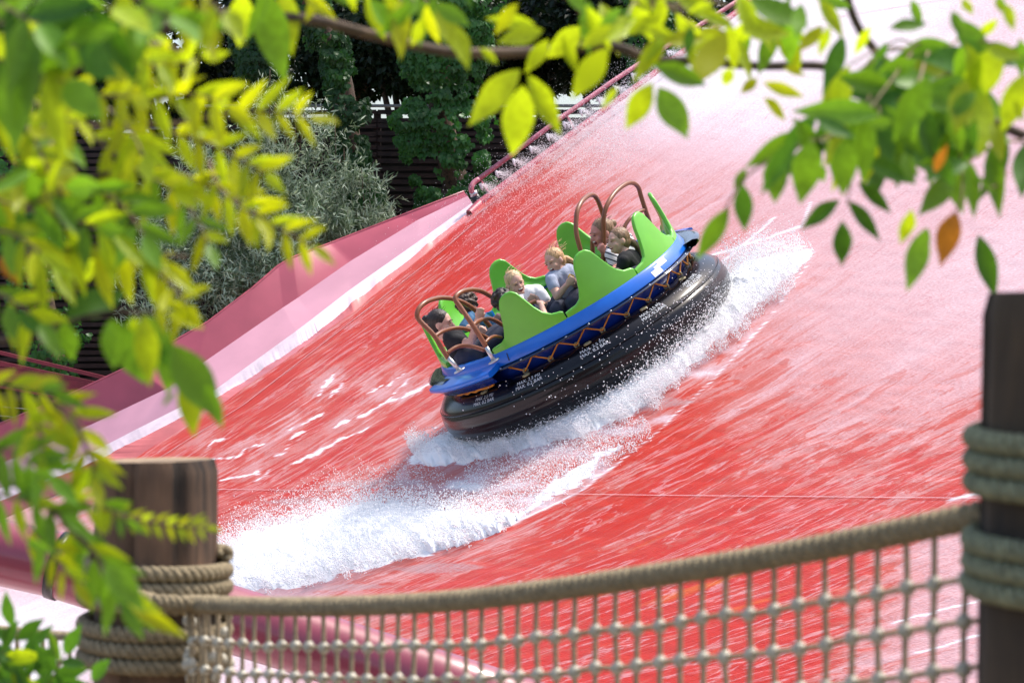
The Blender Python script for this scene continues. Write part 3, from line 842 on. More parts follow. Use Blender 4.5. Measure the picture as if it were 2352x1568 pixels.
# ------------------------------------------------------------------ people
def blob(name, fn, voxel, mat, parent, smooth=3):
    """the union of the shapes that fn puts into a builder, as one continuous skin"""
    mb = MB(); fn(mb)
    me = mb.mesh('tmp'); o = bpy.data.objects.new('tmp', me); col.objects.link(o)
    r = o.modifiers.new('r', 'REMESH'); r.mode = 'VOXEL'; r.voxel_size = voxel; r.use_smooth_shade = True
    s = o.modifiers.new('s', 'SMOOTH'); s.iterations = smooth; s.factor = .5
    dg = bpy.context.evaluated_depsgraph_get(); dg.update()
    m2 = bpy.data.meshes.new_from_object(o.evaluated_get(dg)); m2.materials.clear(); m2.name = name
    bpy.data.objects.remove(o); bpy.data.meshes.remove(me)
    m2.polygons.foreach_set('use_smooth', [True] * len(m2.polygons))
    return link(name, m2, mat, parent)
def cap(mb, a, b, ra, rb, seg=12):
    a, b = Vector(a), Vector(b)
    n = 5
    mb.tube([a.lerp(b, k / n) for k in range(n + 1)], [ra + (rb - ra) * k / n for k in range(n + 1)], seg)
    mb.ball(a, ra * 1.0, None, seg, 8); mb.ball(b, rb * 1.0, None, seg, 8)

def person(label, head, face, up, neck, sh, hips, arms, hair_kind, hair_m, top_m, size=1.0, depth=0.0, skin='skin', mouth='laugh', knees=None, pants='trousers', sleeve=.5, back=0.0):
    """head ... hips: (px, py, depth offset); arms: [(shoulder, elbow, hand), ...]"""
    W = lambda q: at(q[0], q[1], 23.0 + depth + (q[2] if len(q) > 2 else 0.0))
    hp = W(hips); root = empty('person', hp)
    tag(root, label, 'person')
    def w(q): return W(q) - hp
    H = w(head); f = Vector(face).normalized(); u = Vector(up); u = (u - f * u.dot(f)).normalized(); r_ = f.cross(u).normalized()
    HM = Matrix((r_, f, u)).transposed()                      # local: x right, y forward, z up
    s = size
    def h(x, y, z): return H + HM @ Vector((x * s, y * s, z * s))
    nk = w(neck); hips_v = Vector((0, 0, 0))
    shl = [w(q) for q in sh]
    mid = (shl[0] + shl[1]) / 2
    to_c = (RC - W(hips)); to_c -= RN * to_c.dot(RN)
    to_c = to_c.normalized() if to_c.length > .05 else Vector((0, -1, 0))
    side = to_c.cross(RN).normalized()
    def body(mb):
        mb.ball(h(0, -.012, .022), (.074 * s, .092 * s, .088 * s), HM, 20, 14)
        mb.ball(h(0, .014, -.030), (.060 * s, .070 * s, .078 * s), HM, 18, 12)
        mb.ball(h(0, .034, -.078), (.036 * s, .036 * s, .028 * s), HM, 12, 8)      # chin
        for sx in (-1, 1):
            mb.ball(h(.034 * sx, .050, -.032), (.026 * s, .024 * s, .024 * s), HM, 12, 8)   # cheeks
            mb.ball(h(.030 * sx, .066, .020), (.026 * s, .016 * s, .012 * s), HM, 10, 6)   # brow
            mb.ball(h(.074 * sx, -.012, -.010), (.012 * s, .022 * s, .032 * s), HM, 10, 8)  # ear
        cap(mb, h(0, .078, .008), h(0, .098, -.026), .009 * s, .014 * s, 10)        # nose
        cap(mb, h(0, .070, -.078), h(0, .070, -.076), .016 * s, .016 * s, 8)
        cap(mb, h(0, -.03, -.05), nk, .048 * s, .050 * s)
        cap(mb, nk, mid.lerp(nk, .4), .052 * s, .07 * s)
        cap(mb, shl[0].lerp(mid, .25), shl[1].lerp(mid, .25), .062 * s, .062 * s)
        for x in shl: cap(mb, mid.lerp(x, .6), hips_v.lerp(x, .12), .068 * s, .085 * s)
        cap(mb, mid, hips_v, .080 * s, .10 * s)
        for S, E_, Hd in [[w(q) for q in a] for a in arms]:
            cap(mb, S, E_, .047 * s, .037 * s); cap(mb, E_, E_.lerp(Hd, .88), .037 * s, .025 * s)
            d = (Hd - E_).normalized(); sd_ = d.cross(Vector((.25, -1, .15))).normalized(); nn = d.cross(sd_)
            mb.ball(Hd, (.040 * s, .030 * s, .018 * s), Matrix((sd_, d, nn)).transposed(), 10, 8)
            for i in range(4):                                                       # fingers curled round the bar
                b0 = Hd + sd_ * (.026 - .0175 * i) * s + d * .022 * s; L_ = (.030, .034, .031, .025)[i] * s
                p1 = b0 + d * L_ * .8 + nn * .010; p2 = p1 - d * L_ * .3 + nn * L_ * .8
                cap(mb, b0, p1, .0088 * s, .0084 * s, 6); cap(mb, p1, p2, .0084 * s, .0074 * s, 6)
            t0 = Hd + sd_ * .034 * s - d * .01; cap(mb, t0, t0 + sd_ * .014 + d * .022 + nn * .016, .0105 * s, .009 * s, 6)
        for k in (-1, 1):                                                            # legs
            hj = side * .08 * k * s; kn = hj + to_c * .36 * s + RN * .03; an = kn - RN * .30 * s + to_c * .03
            cap(mb, hj, kn, .075 * s, .052 * s); cap(mb, kn, an, .050 * s, .034 * s)
            cap(mb, an, an + to_c * .13 * s - RN * .01, .034 * s, .026 * s)
    bd = blob('body', body, .0085, M[skin], root, 2)
    def shirt(mb):
        cap(mb, shl[0].lerp(mid, .22), shl[1].lerp(mid, .22), .074 * s, .074 * s)
        for x in shl: cap(mb, mid.lerp(x, .6), hips_v.lerp(x, .12), .080 * s, .098 * s)
        cap(mb, mid, hips_v, .092 * s, .112 * s)
        for S, E_, Hd in [[w(q) for q in a] for a in arms]:
            cap(mb, S, S.lerp(E_, sleeve), .055 * s, .054 * s)
    blob('shirt', shirt, .010, M[top_m], root, 2)
    def trousers(mb):
        for k in (-1, 1):
            hj = side * .08 * k * s; kn = hj + to_c * .36 * s + RN * .03
            cap(mb, hj, kn, .086 * s, .062 * s); cap(mb, kn, kn - RN * .26 * s + to_c * .03, .060 * s, .045 * s)
        cap(mb, side * .08, side * -.08, .118 * s, .118 * s)
    blob('trousers', trousers, .014, M[pants], root, 2)
    for k in (-1, 1):
        kn = side * .08 * k * s + to_c * .36 * s + RN * .03; an = kn - RN * .30 * s + to_c * .03
        mb = MB(); cap(mb, an - to_c * .02, an + to_c * .15 * s - RN * .01, .043 * s, .034 * s); mb.build('shoe', M['white_cloth' if k > 0 else 'white_cloth'], root)
    # face: eyes, brows, mouth
    for sx in (-1, 1):
        mb = MB()
        mb.tube([h(.030 * sx + x, .0865 - abs(x) * .35 - .003, .003 - abs(x) * abs(x) * 14) for x in (-.014, -.007, 0, .007, .014)], .0034 * s, 6)
        mb.build('eye', M['eye'], root)
    for sx in (-1, 1):
        mb = MB()
        mb.tube([h(.031 * sx + x, .084 - abs(x) * .3, .0225 - x * sx * .15) for x in (-.018, -.006, .006, .018)], .0035 * s, 6)
        mb.build('eyebrow', M[hair_m], root)
    ow = {'laugh': .017, 'small': .009, 'smile': .006}[mouth]
    mb = MB(); mb.ball(h(0, .0745, -.056), (.026 * s, .014 * s, ow * s), HM, 14, 8); mb.build('mouth', M['lip'], root)
    mb = MB(); mb.ball(h(0, .0805, -.056 + ow * .55), (.020 * s, .0095 * s, ow * .42 * s), HM, 12, 6); mb.build('teeth', M['teeth'], root)
    # hair
    hb = random.Random(hash(label) & 1023 if False else len(label))
    def hair_fn(mb):
        mb.ball(h(0, -.026, .036), (.083 * s, .094 * s, .090 * s), HM, 22, 14)
        mb.ball(h(0, -.052, -.008), (.074 * s, .062 * s, .080 * s), HM, 18, 12)
        if hair_kind == 'bun': mb.ball(h(0, -.125, .050), (.036 * s, .034 * s, .036 * s), HM, 14, 10)
        if hair_kind in ('tail', 'wild', 'long'):
            mb.ball(h(0, -.115, .0), .024 * s)
            for k in range(7):
                p = [h(.02 * math.sin(k), -.11, .0), h(.03 * math.sin(k * 2), -.16, -.03 - .01 * k % .03), h(.05 * math.sin(k * 3), -.19, -.10), h(.04 * math.sin(k * 3), -.185, -.17)]
                q = catmull(p, 10)
                mb.tube([Vector(x) for x in q], [.020, .021, .021, .020, .018, .016, .014, .012, .009, .006], 8)
        if hair_kind == 'curl':
            for k in range(90):
                a, b_ = hb.uniform(0, 6.28), hb.uniform(-.3, 1)
                cz = b_; cr = math.sqrt(max(0, 1 - cz * cz))
                y = math.sin(a) * cr
                if y > .35 and cz < .45: continue
                mb.ball(h(.092 * math.cos(a) * cr, -.03 + .10 * y, .03 + .10 * cz), .020 * s, None, 8, 6)
    blob('hair', hair_fn, .0065, M[hair_m], root, 2)
    # loose strands
    mb = MB(); ns = {'wild': 46, 'tail': 14, 'bun': 30, 'long': 60, 'curl': 50}[hair_kind]
    for k in range(ns):
        a = hb.uniform(0, 6.28); e = hb.uniform(.15, 1.0)
        y = math.sin(a) * math.sqrt(1 - e * e)
        if y > .5: continue
        st = h(.080 * math.cos(a) * math.sqrt(1 - e * e), -.026 + .090 * y, .034 + .088 * e)
        ln = hb.uniform(.03, .075) * (1.6 if hair_kind == 'wild' else 1)
        wind = Vector((.5, .25, .35)) * ln
        d1 = (st - h(0, -.02, .02)).normalized() * ln * .25
        mb.tube([st, st + d1 + wind * .35, st + d1 * 1.2 + wind + Vector((hb.uniform(-.01, .01), 0, hb.uniform(-.02, .01)))], [.0022, .0018, .0008], 4)
    mb.build('loose_strands', M[hair_m], root)
    return root

a = c2; b = c3
def q2(x, y, d=0.0): return (*c2(x, y), d)
def q3(x, y, d=0.0): return (*c3(x, y), d)
person('woman with dark tied back hair and black T-shirt leaning back in the lowest seat', q2(362, 700), (.96, -.22, .10), (-.28, 0, 1), q2(410, 830), (q2(480, 860, -.14), q2(500, 840, .16)), q2(640, 1075, 0),
       [(q2(500, 880, -.15), q2(690, 930, -.25), q2(790, 590, -.35)), (q2(520, 850, .15), q2(640, 960, .2), q2(800, 800, .1))], 'bun', 'hair_dark', 'black_cloth', 1.08, -.3, 'skin', 'smile', sleeve=.45)
person('curly haired person in a blue denim jacket turned away beside the brown hoops', q2(668, 510), (.5, .75, -.25), (-.3, 0, 1), q2(700, 590), (q2(690, 650, -.12), q2(800, 640, .14)), q2(980, 800, .1),
       [(q2(680, 660, -.15), q2(620, 740, -.2), q2(800, 760, -.3)), (q2(830, 640, .15), q2(900, 740, .2), q2(990, 640, .05))], 'curl', 'hair_curl', 'denim', 1.0, .35, 'skin', 'smile', sleeve=.97)
person('laughing pale blond girl in a white T-shirt with a blue print', q2(1205, 236), (.38, -.90, -.12), (-.36, -.1, .93), q2(1258, 365), (q2(1225, 400, .02), q2(1480, 330, .05)), q2(1420, 620, .1),
       [(q2(1240, 430, -.06), q2(1290, 560, -.12), q2(1380, 420, -.22)), (q2(1500, 360, .0), q2(1600, 520, -.05), q2(1450, 440, -.2))], 'wild', 'hair_blond', 'white_tee', .97, .45, 'skin', 'laugh', sleeve=.42)
person('girl with windblown strawberry blond hair and grey blue T-shirt gripping the bar', q3(368, 1085), (-.62, -.68, -.34), (-.45, -.05, .9), q3(450, 1215), (q3(330, 1310, -.05), q3(570, 1200, .1)), q3(570, 1560, .1),
       [(q3(330, 1320, -.1), q3(405, 1520, -.18), q3(560, 1340, -.28)), (q3(580, 1230, .05), q3(640, 1360, 0), q3(600, 1330, -.2))], 'wild', 'hair_straw', 'grey_tee', 1.0, .3, 'skin', 'laugh', sleeve=.4)
person('woman with a light brown bun and striped shirt leaning over the bar', q3(955, 735), (-.86, -.42, -.28), (-.30, -.1, .95), q3(1050, 880), (q3(1090, 960, -.1), q3(1270, 800, .16)), q3(1420, 1130, .1),
       [(q3(1080, 1000, -.12), q3(1150, 1150, -.15), q3(1110, 1210, -.3)), (q3(1180, 860, .1), q3(1040, 1040, .0), q3(982, 940, -.1))], 'bun', 'hair_brown', 'stripe', 1.10, .15, 'skin_p', 'laugh', sleeve=.75)
person('girl with a brown ponytail and black top sitting behind the upper green seat', q3(1165, 832), (-.88, -.45, -.12), (-.28, 0, .95), q3(1255, 985), (q3(1240, 1070, -.12), q3(1370, 1040, .12)), q3(1400, 1260, 0),
       [(q3(1240, 1080, -.14), q3(1200, 1200, -.15), q3(1100, 1230, -.2)), (q3(1350, 1060, .12), q3(1300, 1200, .15), q3(1180, 1200, .0))], 'tail', 'hair_brown', 'black_cloth', 1.0, -.25, 'skin', 'smile', sleeve=.5)
person('dark haired person almost hidden behind the green seat, fist raised on the bar', q2(1085, 470), (.35, .85, -.1), (-.4, 0, .92), q2(1130, 590), (q2(1150, 650, -.1), q2(1300, 640, .1)), q2(1300, 860, 0),
       [(q2(1180, 700, -.1), q2(1350, 760, 0), q2(1480, 640, .1)), (q2(1330, 660, .1), q2(1540, 620, .15), q2(1490, 460, .3))], 'curl', 'hair_dark', 'denim', .95, -.72, 'skin', 'smile', sleeve=.5)

# ------------------------------------------------------------------ spray pipe above the upper edge
def edge_pt(x, y, h=0.0, back=.12):
    p = at(x, y, slide_depth(x, y) + back); return p + PN * h
PIPE = [(1086, 440), (1099, 412), (1290, 270), (1403, 190), (1471, 145), (1620, 50), (1800, -65), (2100, -270)]
# depth of the pipe follows the edge it stands over
def pipe_pt(x, y):
    ex = x + 22; ey = np.interp(ex, [p[0] for p in EDGE[8:]], [p[1] for p in EDGE[8:]])
    return at(x, y, slide_depth(ex, ey) + .15)
sp = empty('spray_pipe', pipe_pt(1086, 440))
tag(sp, 'pink pipe with a row of spray nozzles along the upper slide edge', 'spray pipe')
o0 = sp.location.copy()
mb = MB(); mb.tube([pipe_pt(*p) - o0 for p in PIPE[1:]], .031, 12)
mb.tube([Vector(q) for q in catmull([pipe_pt(1099, 412) - o0, pipe_pt(1088, 420) - o0, pipe_pt(1082, 434) - o0, pipe_pt(1089, 447) - o0], 12)], .034, 12)
mb.build('pipe', M['pipe'], sp)
mb = MB(); mb.tube([pipe_pt(1086, 440) - o0, pipe_pt(1091, 452) - o0], .050, 12); mb.build('hose_clamp', M['steel'], sp)
mb = MB(); mb.tube([pipe_pt(1089, 449) - o0, pipe_pt(1098, 466) - o0, pipe_pt(1106, 481) - o0], .055, 12); mb.build('hose', M['hose'], sp)
NOZ = [(1101, 415), (1137, 386), (1176, 359), (1215, 330), (1254, 301), (1292, 273), (1330, 245), (1371, 217), (1410, 192), (1449, 162), (1490, 136), (1530, 110), (1570, 86), (1612, 58), (1650, 33)]
nz_me = None
for x, y in NOZ:
    if nz_me is None:
        mb = MB(); mb.tube([(0, 0, 0), (.015, 0, -.05), (.03, -.01, -.09)], [.018, .016, .008], 8); nz_me = mb.mesh('nozzle', [M['white']])
    link('nozzle', nz_me, None, sp, pipe_pt(x + 2, y + 6) - o0)
for x, y in ((1104, 414), (1300, 264), (1500, 124), (1700, 0)):
    ex = x + 26; ey = float(np.interp(ex, [p[0] for p in EDGE[8:]], [p[1] for p in EDGE[8:]]))
    mb = MB(); mb.tube([pipe_pt(x, y) - o0, on_slide(ex, ey, .0) - o0], .014, 8); mb.build('bracket', M['pipe'], sp)

# ------------------------------------------------------------------ water thrown in the air
OCT = np.array([(1, 0, 0), (-1, 0, 0), (0, 1, 0), (0, -1, 0), (0, 0, 1), (0, 0, -1)], float)
OF = np.array([(0, 2, 4), (2, 1, 4), (1, 3, 4), (3, 0, 4), (2, 0, 5), (1, 2, 5), (3, 1, 5), (0, 3, 5)])
def droplets(name, C, r, label, cat, parent=None, stretch=None):
    C = np.asarray(C, float); r = np.asarray(r, float); n = len(C)
    o = C.mean(axis=0)
    S = np.ones((n, 1, 3))
    Vv = (C - o)[:, None, :] + OCT[None] * r[:, None, None]
    if stretch is not None: Vv[:, 0] += stretch * r[:, None] * 1.5
    Ff = (OF[None] + (np.arange(n) * 6)[:, None, None]).reshape(-1, 3)
    me = mesh_np(name, Vv.reshape(-1, 3), Ff, True)
    ob = link(name, me, M['drop'], parent, o)
    return tag(ob, label, cat, kind='stuff')
def from_px(px, py, D):
    return np.stack([(px - 1176.0) / F * D, D, (784.0 - py) / F * D], -1)
pn = np.array(PN)
# one fan of mist below each nozzle
C = []; rr = []
for x, y in NOZ:
    n = 1700
    t = rng.random(n) ** .8; a = rng.normal(R(-18), R(19), n)
    L_ = t * rng.uniform(45, 75, n)
    px = x + 4 + L_ * np.cos(a); py = y + 8 - L_ * np.sin(a) * 1.0 + t * t * 14
    ex = x + 22; ey = np.interp(ex, [p[0] for p in EDGE[8:]], [p[1] for p in EDGE[8:]])
    D = slide_depth(ex, ey) - .1 + rng.normal(0, .12, n) - t * .5
    C.append(from_px(px, py, D)); rr.append(rng.uniform(.0016, .0040, n))
droplets('spray_mist', np.concatenate(C), np.concatenate(rr), 'fine white mist fanning from the nozzles of the upper pipe', 'spray')

# drifting mist over the upper run
n = 26000
px = rng.normal(1450, 170, n); py = 520 - (px - 1200) * .62 + rng.normal(-75, 50, n)
D = slide_depth(px, py); h = np.abs(rng.normal(0, .18, n))
droplets('drifting_mist', from_px(px, py, D) + pn * h[:, None], rng.uniform(.002, .0045, n), 'veil of drifting spray over the upper run of the slide', 'mist')

def heap(name, U, Lo, H, label, n=420, m=70, seed=3):
    """a bank of foam on the slide between two outlines, deepest in the middle"""
    a_ = poly_at(U, n); b_ = poly_at(Lo, n); t = np.linspace(0, 1, m)
    px = a_[:, None, 0] * (1 - t) + b_[:, None, 0] * t; py = a_[:, None, 1] * (1 - t) + b_[:, None, 1] * t
    s = np.linspace(0, 1, n)[:, None]
    env = np.sin(np.pi * np.clip(t, 0, 1))[None] ** .55 * np.clip(np.minimum(s, 1 - s) * 9, 0, 1) ** .6
    nz = fbm(px / 30, py / 22, 5, seed); n2 = fbm(px / 7, py / 6, 3, seed + 20)
    px = px + (fbm(px / 16, py / 16, 3, seed + 5) - .5) * 26 * (1 - env * .5); py = py + (fbm(px / 14, py / 14, 3, seed + 8) - .5) * 22 * (1 - env * .5)
    h = env * H * (.5 + .7 * nz) + env * .02 * (n2 - .3) - .02
    X, Y, Z = nslide(px, py, h)
    V = np.stack([X, Y, Z], -1).reshape(-1, 3); o = V.mean(axis=0)
    idx = np.arange(n * m).reshape(n, m)
    Fq = np.stack([idx[:-1, :-1], idx[:-1, 1:], idx[1:, 1:], idx[1:, :-1]], -1).reshape(-1, 4)
    ob = link(name, mesh_np(name, V - o, Fq, True), M['foam'], None, o)
    return tag(ob, label, 'foam', kind='stuff')
U1 = [(950, 1045), (990, 1012), (1080, 1000), (1180, 975), (1300, 925), (1400, 868), (1500, 800), (1590, 730), (1660, 640), (1740, 600), (1860, 580)]
L1 = [(940, 1052), (985, 1070), (1060, 1064), (1190, 1036), (1330, 1000), (1440, 955), (1550, 872), (1650, 780), (1730, 706), (1800, 640), (1872, 580)]
heap('foam_bank', U1, L1, .12, 'bank of white foam pushed up along the underside of the raft', seed=3)
U2 = [(470, 1290), (560, 1240), (690, 1200), (780, 1172), (900, 1152), (1000, 1166), (1060, 1182), (1130, 1190), (1200, 1180)]
L2 = [(470, 1380), (560, 1362), (700, 1340), (800, 1310), (880, 1294), (960, 1274), (1060, 1250), (1140, 1225), (1205, 1182)]
heap('foam_wash', U2, L2, .10, 'broad wash of white foam where the raft has passed, beside the rope lashed post', seed=11)

def spread_drops(poly, n, hfun, r0, r1, seed, dd=0.0, fade=None):
    g = np.random.default_rng(seed); P = np.array(poly, float)
    x0, y0 = P.min(axis=0); x1, y1 = P.max(axis=0)
    px = g.uniform(x0, x1, n * 4); py = g.uniform(y0, y1, n * 4)
    jx = (fbm(px / 20, py / 20, 3, seed) - .5) * 50; jy = (fbm(px / 20, py / 20, 3, seed + 3) - .5) * 50
    ok = inpoly(px + jx, py + jy, poly); px, py = px[ok][:n], py[ok][:n]
    h = hfun(g, len(px)); D = slide_depth(px, py) + dd
    return from_px(px, py, D) + pn * h[:, None], g.uniform(0, 1, len(px)) ** 2.2 * (r1 - r0) + r0
# thrown off the tube on the upper side
parts = [spread_drops([(1560, 830), (1640, 700), (1680, 600), (1760, 560), (1875, 575), (1800, 680), (1680, 790), (1500, 940), (1380, 990)], 42000, lambda g, n: np.abs(g.normal(0, .10, n)), .002, .007, 1),
         spread_drops([(1400, 960), (1530, 840), (1640, 700), (1690, 640), (1640, 780), (1530, 900)], 3000, lambda g, n: np.minimum(g.exponential(.10, n), .45), .002, .0065, 2, -.9),
         spread_drops([(950, 1060), (1060, 1066), (1200, 1040), (1350, 1000), (1500, 920), (1560, 860), (1500, 870), (1300, 950), (1100, 1010), (930, 1020)], 42000, lambda g, n: np.abs(g.normal(.05, .05, n)), .002, .007, 3),
         spread_drops([(1060, 1000), (1300, 930), (1500, 830), (1620, 720), (1600, 690), (1400, 840), (1200, 920)], 900, lambda g, n: g.uniform(.0, .3, n), .003, .008, 9, -.9)]
droplets('splash', np.concatenate([p[0] for p in parts]), np.concatenate([p[1] for p in parts]), 'white spray bursting out round the lower side of the black raft', 'splash')
parts = [spread_drops([(480, 1370), (480, 1260), (620, 1200), (780, 1160), (900, 1140), (1040, 1160), (1200, 1180), (1100, 1240), (860, 1305), (700, 1350)], 60000, lambda g, n: np.abs(g.normal(.03, .08, n)), .002, .0075, 4),
         spread_drops([(1000, 1180), (1100, 1060), (1300, 1010), (1480, 960), (1500, 1010), (1330, 1120), (1100, 1235)], 9000, lambda g, n: np.abs(g.normal(0, .03, n)), .003, .007, 5),
         spread_drops([(500, 1200), (760, 1090), (960, 1060), (1050, 1120), (760, 1180), (500, 1260)], 3000, lambda g, n: np.abs(g.normal(0, .05, n)), .003, .007, 6)]
droplets('wake_splash', np.concatenate([p[0] for p in parts]), np.concatenate([p[1] for p in parts]), 'low white splashes hanging over the wake below the raft', 'splash')

# ------------------------------------------------------------------ timber wall behind the slide
WD = 37.2
def wall(name, x0, x1, ytop, D, label, pitch=.0985, bays=3):
    a_, b_ = at(x0, ytop, D), at(x1, ytop, D)
    W = b_.x - a_.x; top = a_.z; bot = -4.8
    root = empty(name, (a_.x, D, bot)); tag(root, label, 'wall')
    H = top - bot; bw = W / bays
    ns = int(min(62, (H) / pitch))
    g = random.Random(5 + int(x0))
    metas = []
    for q in range(3):
        mb = MB(); mb.box((0, 0, 0), (bw - .02, .035, pitch * .62), Matrix.Rotation(R((-1.5, 0, 1.2)[q] * .3), 3, 'Y')); metas.append(mb.mesh('slat', [M['slat']]))
    for i in range(bays):
        for k in range(ns):
            o = link('slat', metas[g.randrange(3)], None, root, (bw * (i + .5), g.uniform(-.008, .008), H - .05 - (k + .5) * pitch + g.uniform(-.005, .005)))
            o.rotation_euler.x = g.uniform(-.12, .12)
    for i in range(bays + 1):
        mb = MB(); mb.box((0, .09, H / 2 - .02), (.10, .12, H - .1)); mb.build('wall_post', M['slat'], root, (min(max(i * bw, .05), W - .05), 0, 0))
    mb = MB(); mb.box((W / 2, .03, H), (W, .16, .03)); mb.build('capping', M['cap'], root)
    mb = MB(); mb.box((W / 2, .22, H / 2 - .1), (W, .03, H - .2)); mb.build('backing', M['hose'], root)
wall('timber_wall', 470, 2450, 243, WD, 'tall dark brown slatted timber wall behind the upper slide, topped with zinc capping', bays=5, pitch=.098)
wall('timber_wall', -300, 556, 294, WD + .8, 'lower stretch of dark slatted timber wall behind the long leafy sprays', bays=3, pitch=.098)

# red steel beams and cables beside the lower slide wall
br = empty('steel_track', at(100, 860, 33.6)); tag(br, 'dark red steel beams sloping down behind the lower slide wall', 'steel beams')
b0 = br.location.copy()
for (xa, ya, xb, yb, th, dp) in ((-40, 800, 260, 872, .045, .05), (-40, 826, 260, 890, .06, .1), (-40, 850, 250, 903, .17, .12), (-40, 880, 200, 925, .03, .06)):
    p, q = at(xa - 200, ya - (yb - ya) / (xb - xa) * 200, 33.8) - b0, at(xb, yb, 33.2) - b0
    d = (q - p); L_ = d.length; ang = math.atan2(d.z, math.hypot(d.x, d.y))
    mb = MB(); mb.box((0, 0, 0), (L_, dp, th)); ob = mb.build('beam', M['redbeam'], br, (p + q) / 2)
    ob.rotation_euler = d.to_track_quat('X', 'Z').to_euler()
for x in (118, 247):
    p = at(x, 893 if x < 200 else 915, 33.4) - b0
    mb = MB(); mb.tube([p, p + Vector((0, 0, .07))], .02, 8); mb.build('beam_bolt', M['hose'], br)
for k in range(3):
    mb = MB(); mb.tube([at(-200, 915 + k * 22, 33.6) - b0, at(230, 955 + k * 20, 33.4) - b0], .007, 5); mb.build('cable', M['cap'], br)
for x in (-150, -420):
    p = at(x, 830, 33.9) - b0
    mb = MB(); mb.box((p.x, p.y, (p.z + (-4.8 - b0.z)) / 2), (.15, .15, p.z - (-4.8 - b0.z))); mb.build('beam_leg', M['redbeam'], br)

# ------------------------------------------------------------------ leaves as clouds of small faces
def leaf_shape(kind):
    if kind == 'lance': return np.array([(0, 0, 0), (.08, .35, .02), (0, .42, -.01), (-.08, .35, .02), (.06, .7, .01), (0, 1, -.04), (-.06, .7, .01)]), np.array([(0, 1, 2), (0, 2, 3), (1, 4, 2), (2, 6, 3), (4, 5, 2), (2, 5, 6)])
    if kind == 'ivy': return np.array([(0, 0, 0), (.42, .05, .05), (.5, .45, -.04), (.2, .55, .03), (0, 1, -.1), (-.2, .55, .03), (-.5, .45, -.04), (-.42, .05, .05)]), np.array([(0, 1, 3), (1, 2, 3), (0, 3, 5), (3, 4, 5), (0, 5, 7), (5, 6, 7)])
    return np.array([(0, 0, 0), (.3, .4, .05), (0, 1, -.05), (-.3, .4, .05)]), np.array([(0, 1, 2), (0, 2, 3)])
def leaf_cloud(name, C, DIR, size, kind, mat, parent=None, seed=0, nrm=None, spreadn=.5):
    """C base points (n,3), DIR pointing directions, one mesh"""
    g = np.random.default_rng(seed); n = len(C)
    P, Fc = leaf_shape(kind)
    Y = DIR / (np.linalg.norm(DIR, axis=1, keepdims=True) + 1e-9)
    nn = (np.array([0, -1, .5]) if nrm is None else nrm) + g.normal(0, spreadn, (n, 3))
    Xa = np.cross(Y, nn); Xa /= (np.linalg.norm(Xa, axis=1, keepdims=True) + 1e-9); Za = np.cross(Xa, Y)
    V = C[:, None] + size[:, None, None] * (P[None, :, 0:1] * Xa[:, None] + P[None, :, 1:2] * Y[:, None] + P[None, :, 2:3] * Za[:, None])
    Ff = (Fc[None] + (np.arange(n) * len(P))[:, None, None]).reshape(-1, 3)
    me = mesh_np(name, V.reshape(-1, 3), Ff, False)
    me.materials.append(M[mat])
    ob = link(name, me, None, parent); return ob

# ivy climbing two trunks in front of the wall
def ivy_tree(path, widths, D, n, label, seed):
    base = at(path[-1][0], 784, D); base.z = -4.8
    root = empty('ivy_clad_tree', base); tag(root, label, 'tree')
    pts = [at(x, y, D) - base for x, y in path]
    pts.append(Vector((pts[-1].x, 0, 0)))
    mb = MB(); mb.tube(catmull(pts, 30), [.10 + .12 * i / 29 for i in range(30)], 12); mb.build('trunk', M['bark'], root)
    g = np.random.default_rng(seed)
    s = g.random(n); yy = np.interp(s, np.linspace(0, 1, len(path)), [p[1] for p in path]); xx = np.interp(s, np.linspace(0, 1, len(path)), [p[0] for p in path])
    ww = np.interp(s, np.linspace(0, 1, len(path)), widths)
    lump = fbm(yy / 55.0 + 10, xx * 0 + seed, 3, seed)
    a_ = g.uniform(-1, 1, n); r_ = ww * (.55 + .9 * lump) * np.sign(a_) * np.abs(a_) ** .8
    edge = fbm((xx + r_) / 30, yy / 30, 3, seed + 5)
    keep = edge > .3 + .18 * np.abs(a_)
    xx, yy, r_, a_ = xx[keep], yy[keep], r_[keep], a_[keep]
    Dd = D - np.sqrt(np.clip(1 - a_ * a_, 0, 1)) * .45 * (.5 + fbm(xx / 18, yy / 18, 2, seed + 9)) - g.random(len(xx)) * .12
    C = from_px(xx + r_, yy, Dd) - np.array(base)
    DIR = np.stack([g.normal(0, .45, len(C)) + a_ * .3, -g.random(len(C)) * .6, -np.ones(len(C))], -1)
    leaf_cloud('ivy', C, DIR, g.uniform(.06, .11, len(C)), 'ivy', 'ivy', root, seed, spreadn=.6)['kind'] = 'stuff'
    return root
ivy_tree([(640, -120), (740, 60), (785, 180), (800, 300), (815, 420), (840, 540), (880, 640)], [60, 55, 48, 45, 55, 75, 60], 35.9, 5200, 'ivy covered trunk standing between the silvery shrubs and the bare timber', 21)
ivy_tree([(1060, -160), (1050, 0), (1020, 120), (1010, 240), (1030, 350), (1050, 450), (1040, 560)], [100, 95, 100, 95, 100, 100, 60], 36.2, 8200, 'broad mass of dark ivy on a trunk behind the hose outlet of the slide', 22)
ivy_tree([(610, -160), (600, 0), (590, 90), (600, 180), (610, 300), (600, 420)], [60, 65, 60, 50, 40, 20], 36.4, 3600, 'ivy clad trunk rising behind the top of the silvery shrubs', 23)
ivy_tree([(60, 240), (50, 400), (80, 600), (110, 760), (120, 900)], [110, 80, 70, 90, 60], 36.6, 1300, 'thin ivy on a trunk before the lower timber wall', 24)
ivy_tree([(1480, -150), (1490, 0), (1500, 120), (1490, 230), (1480, 330)], [80, 70, 60, 45, 20], 36.6, 2200, 'ivy trailing on a trunk beyond the steep upper slide', 25)
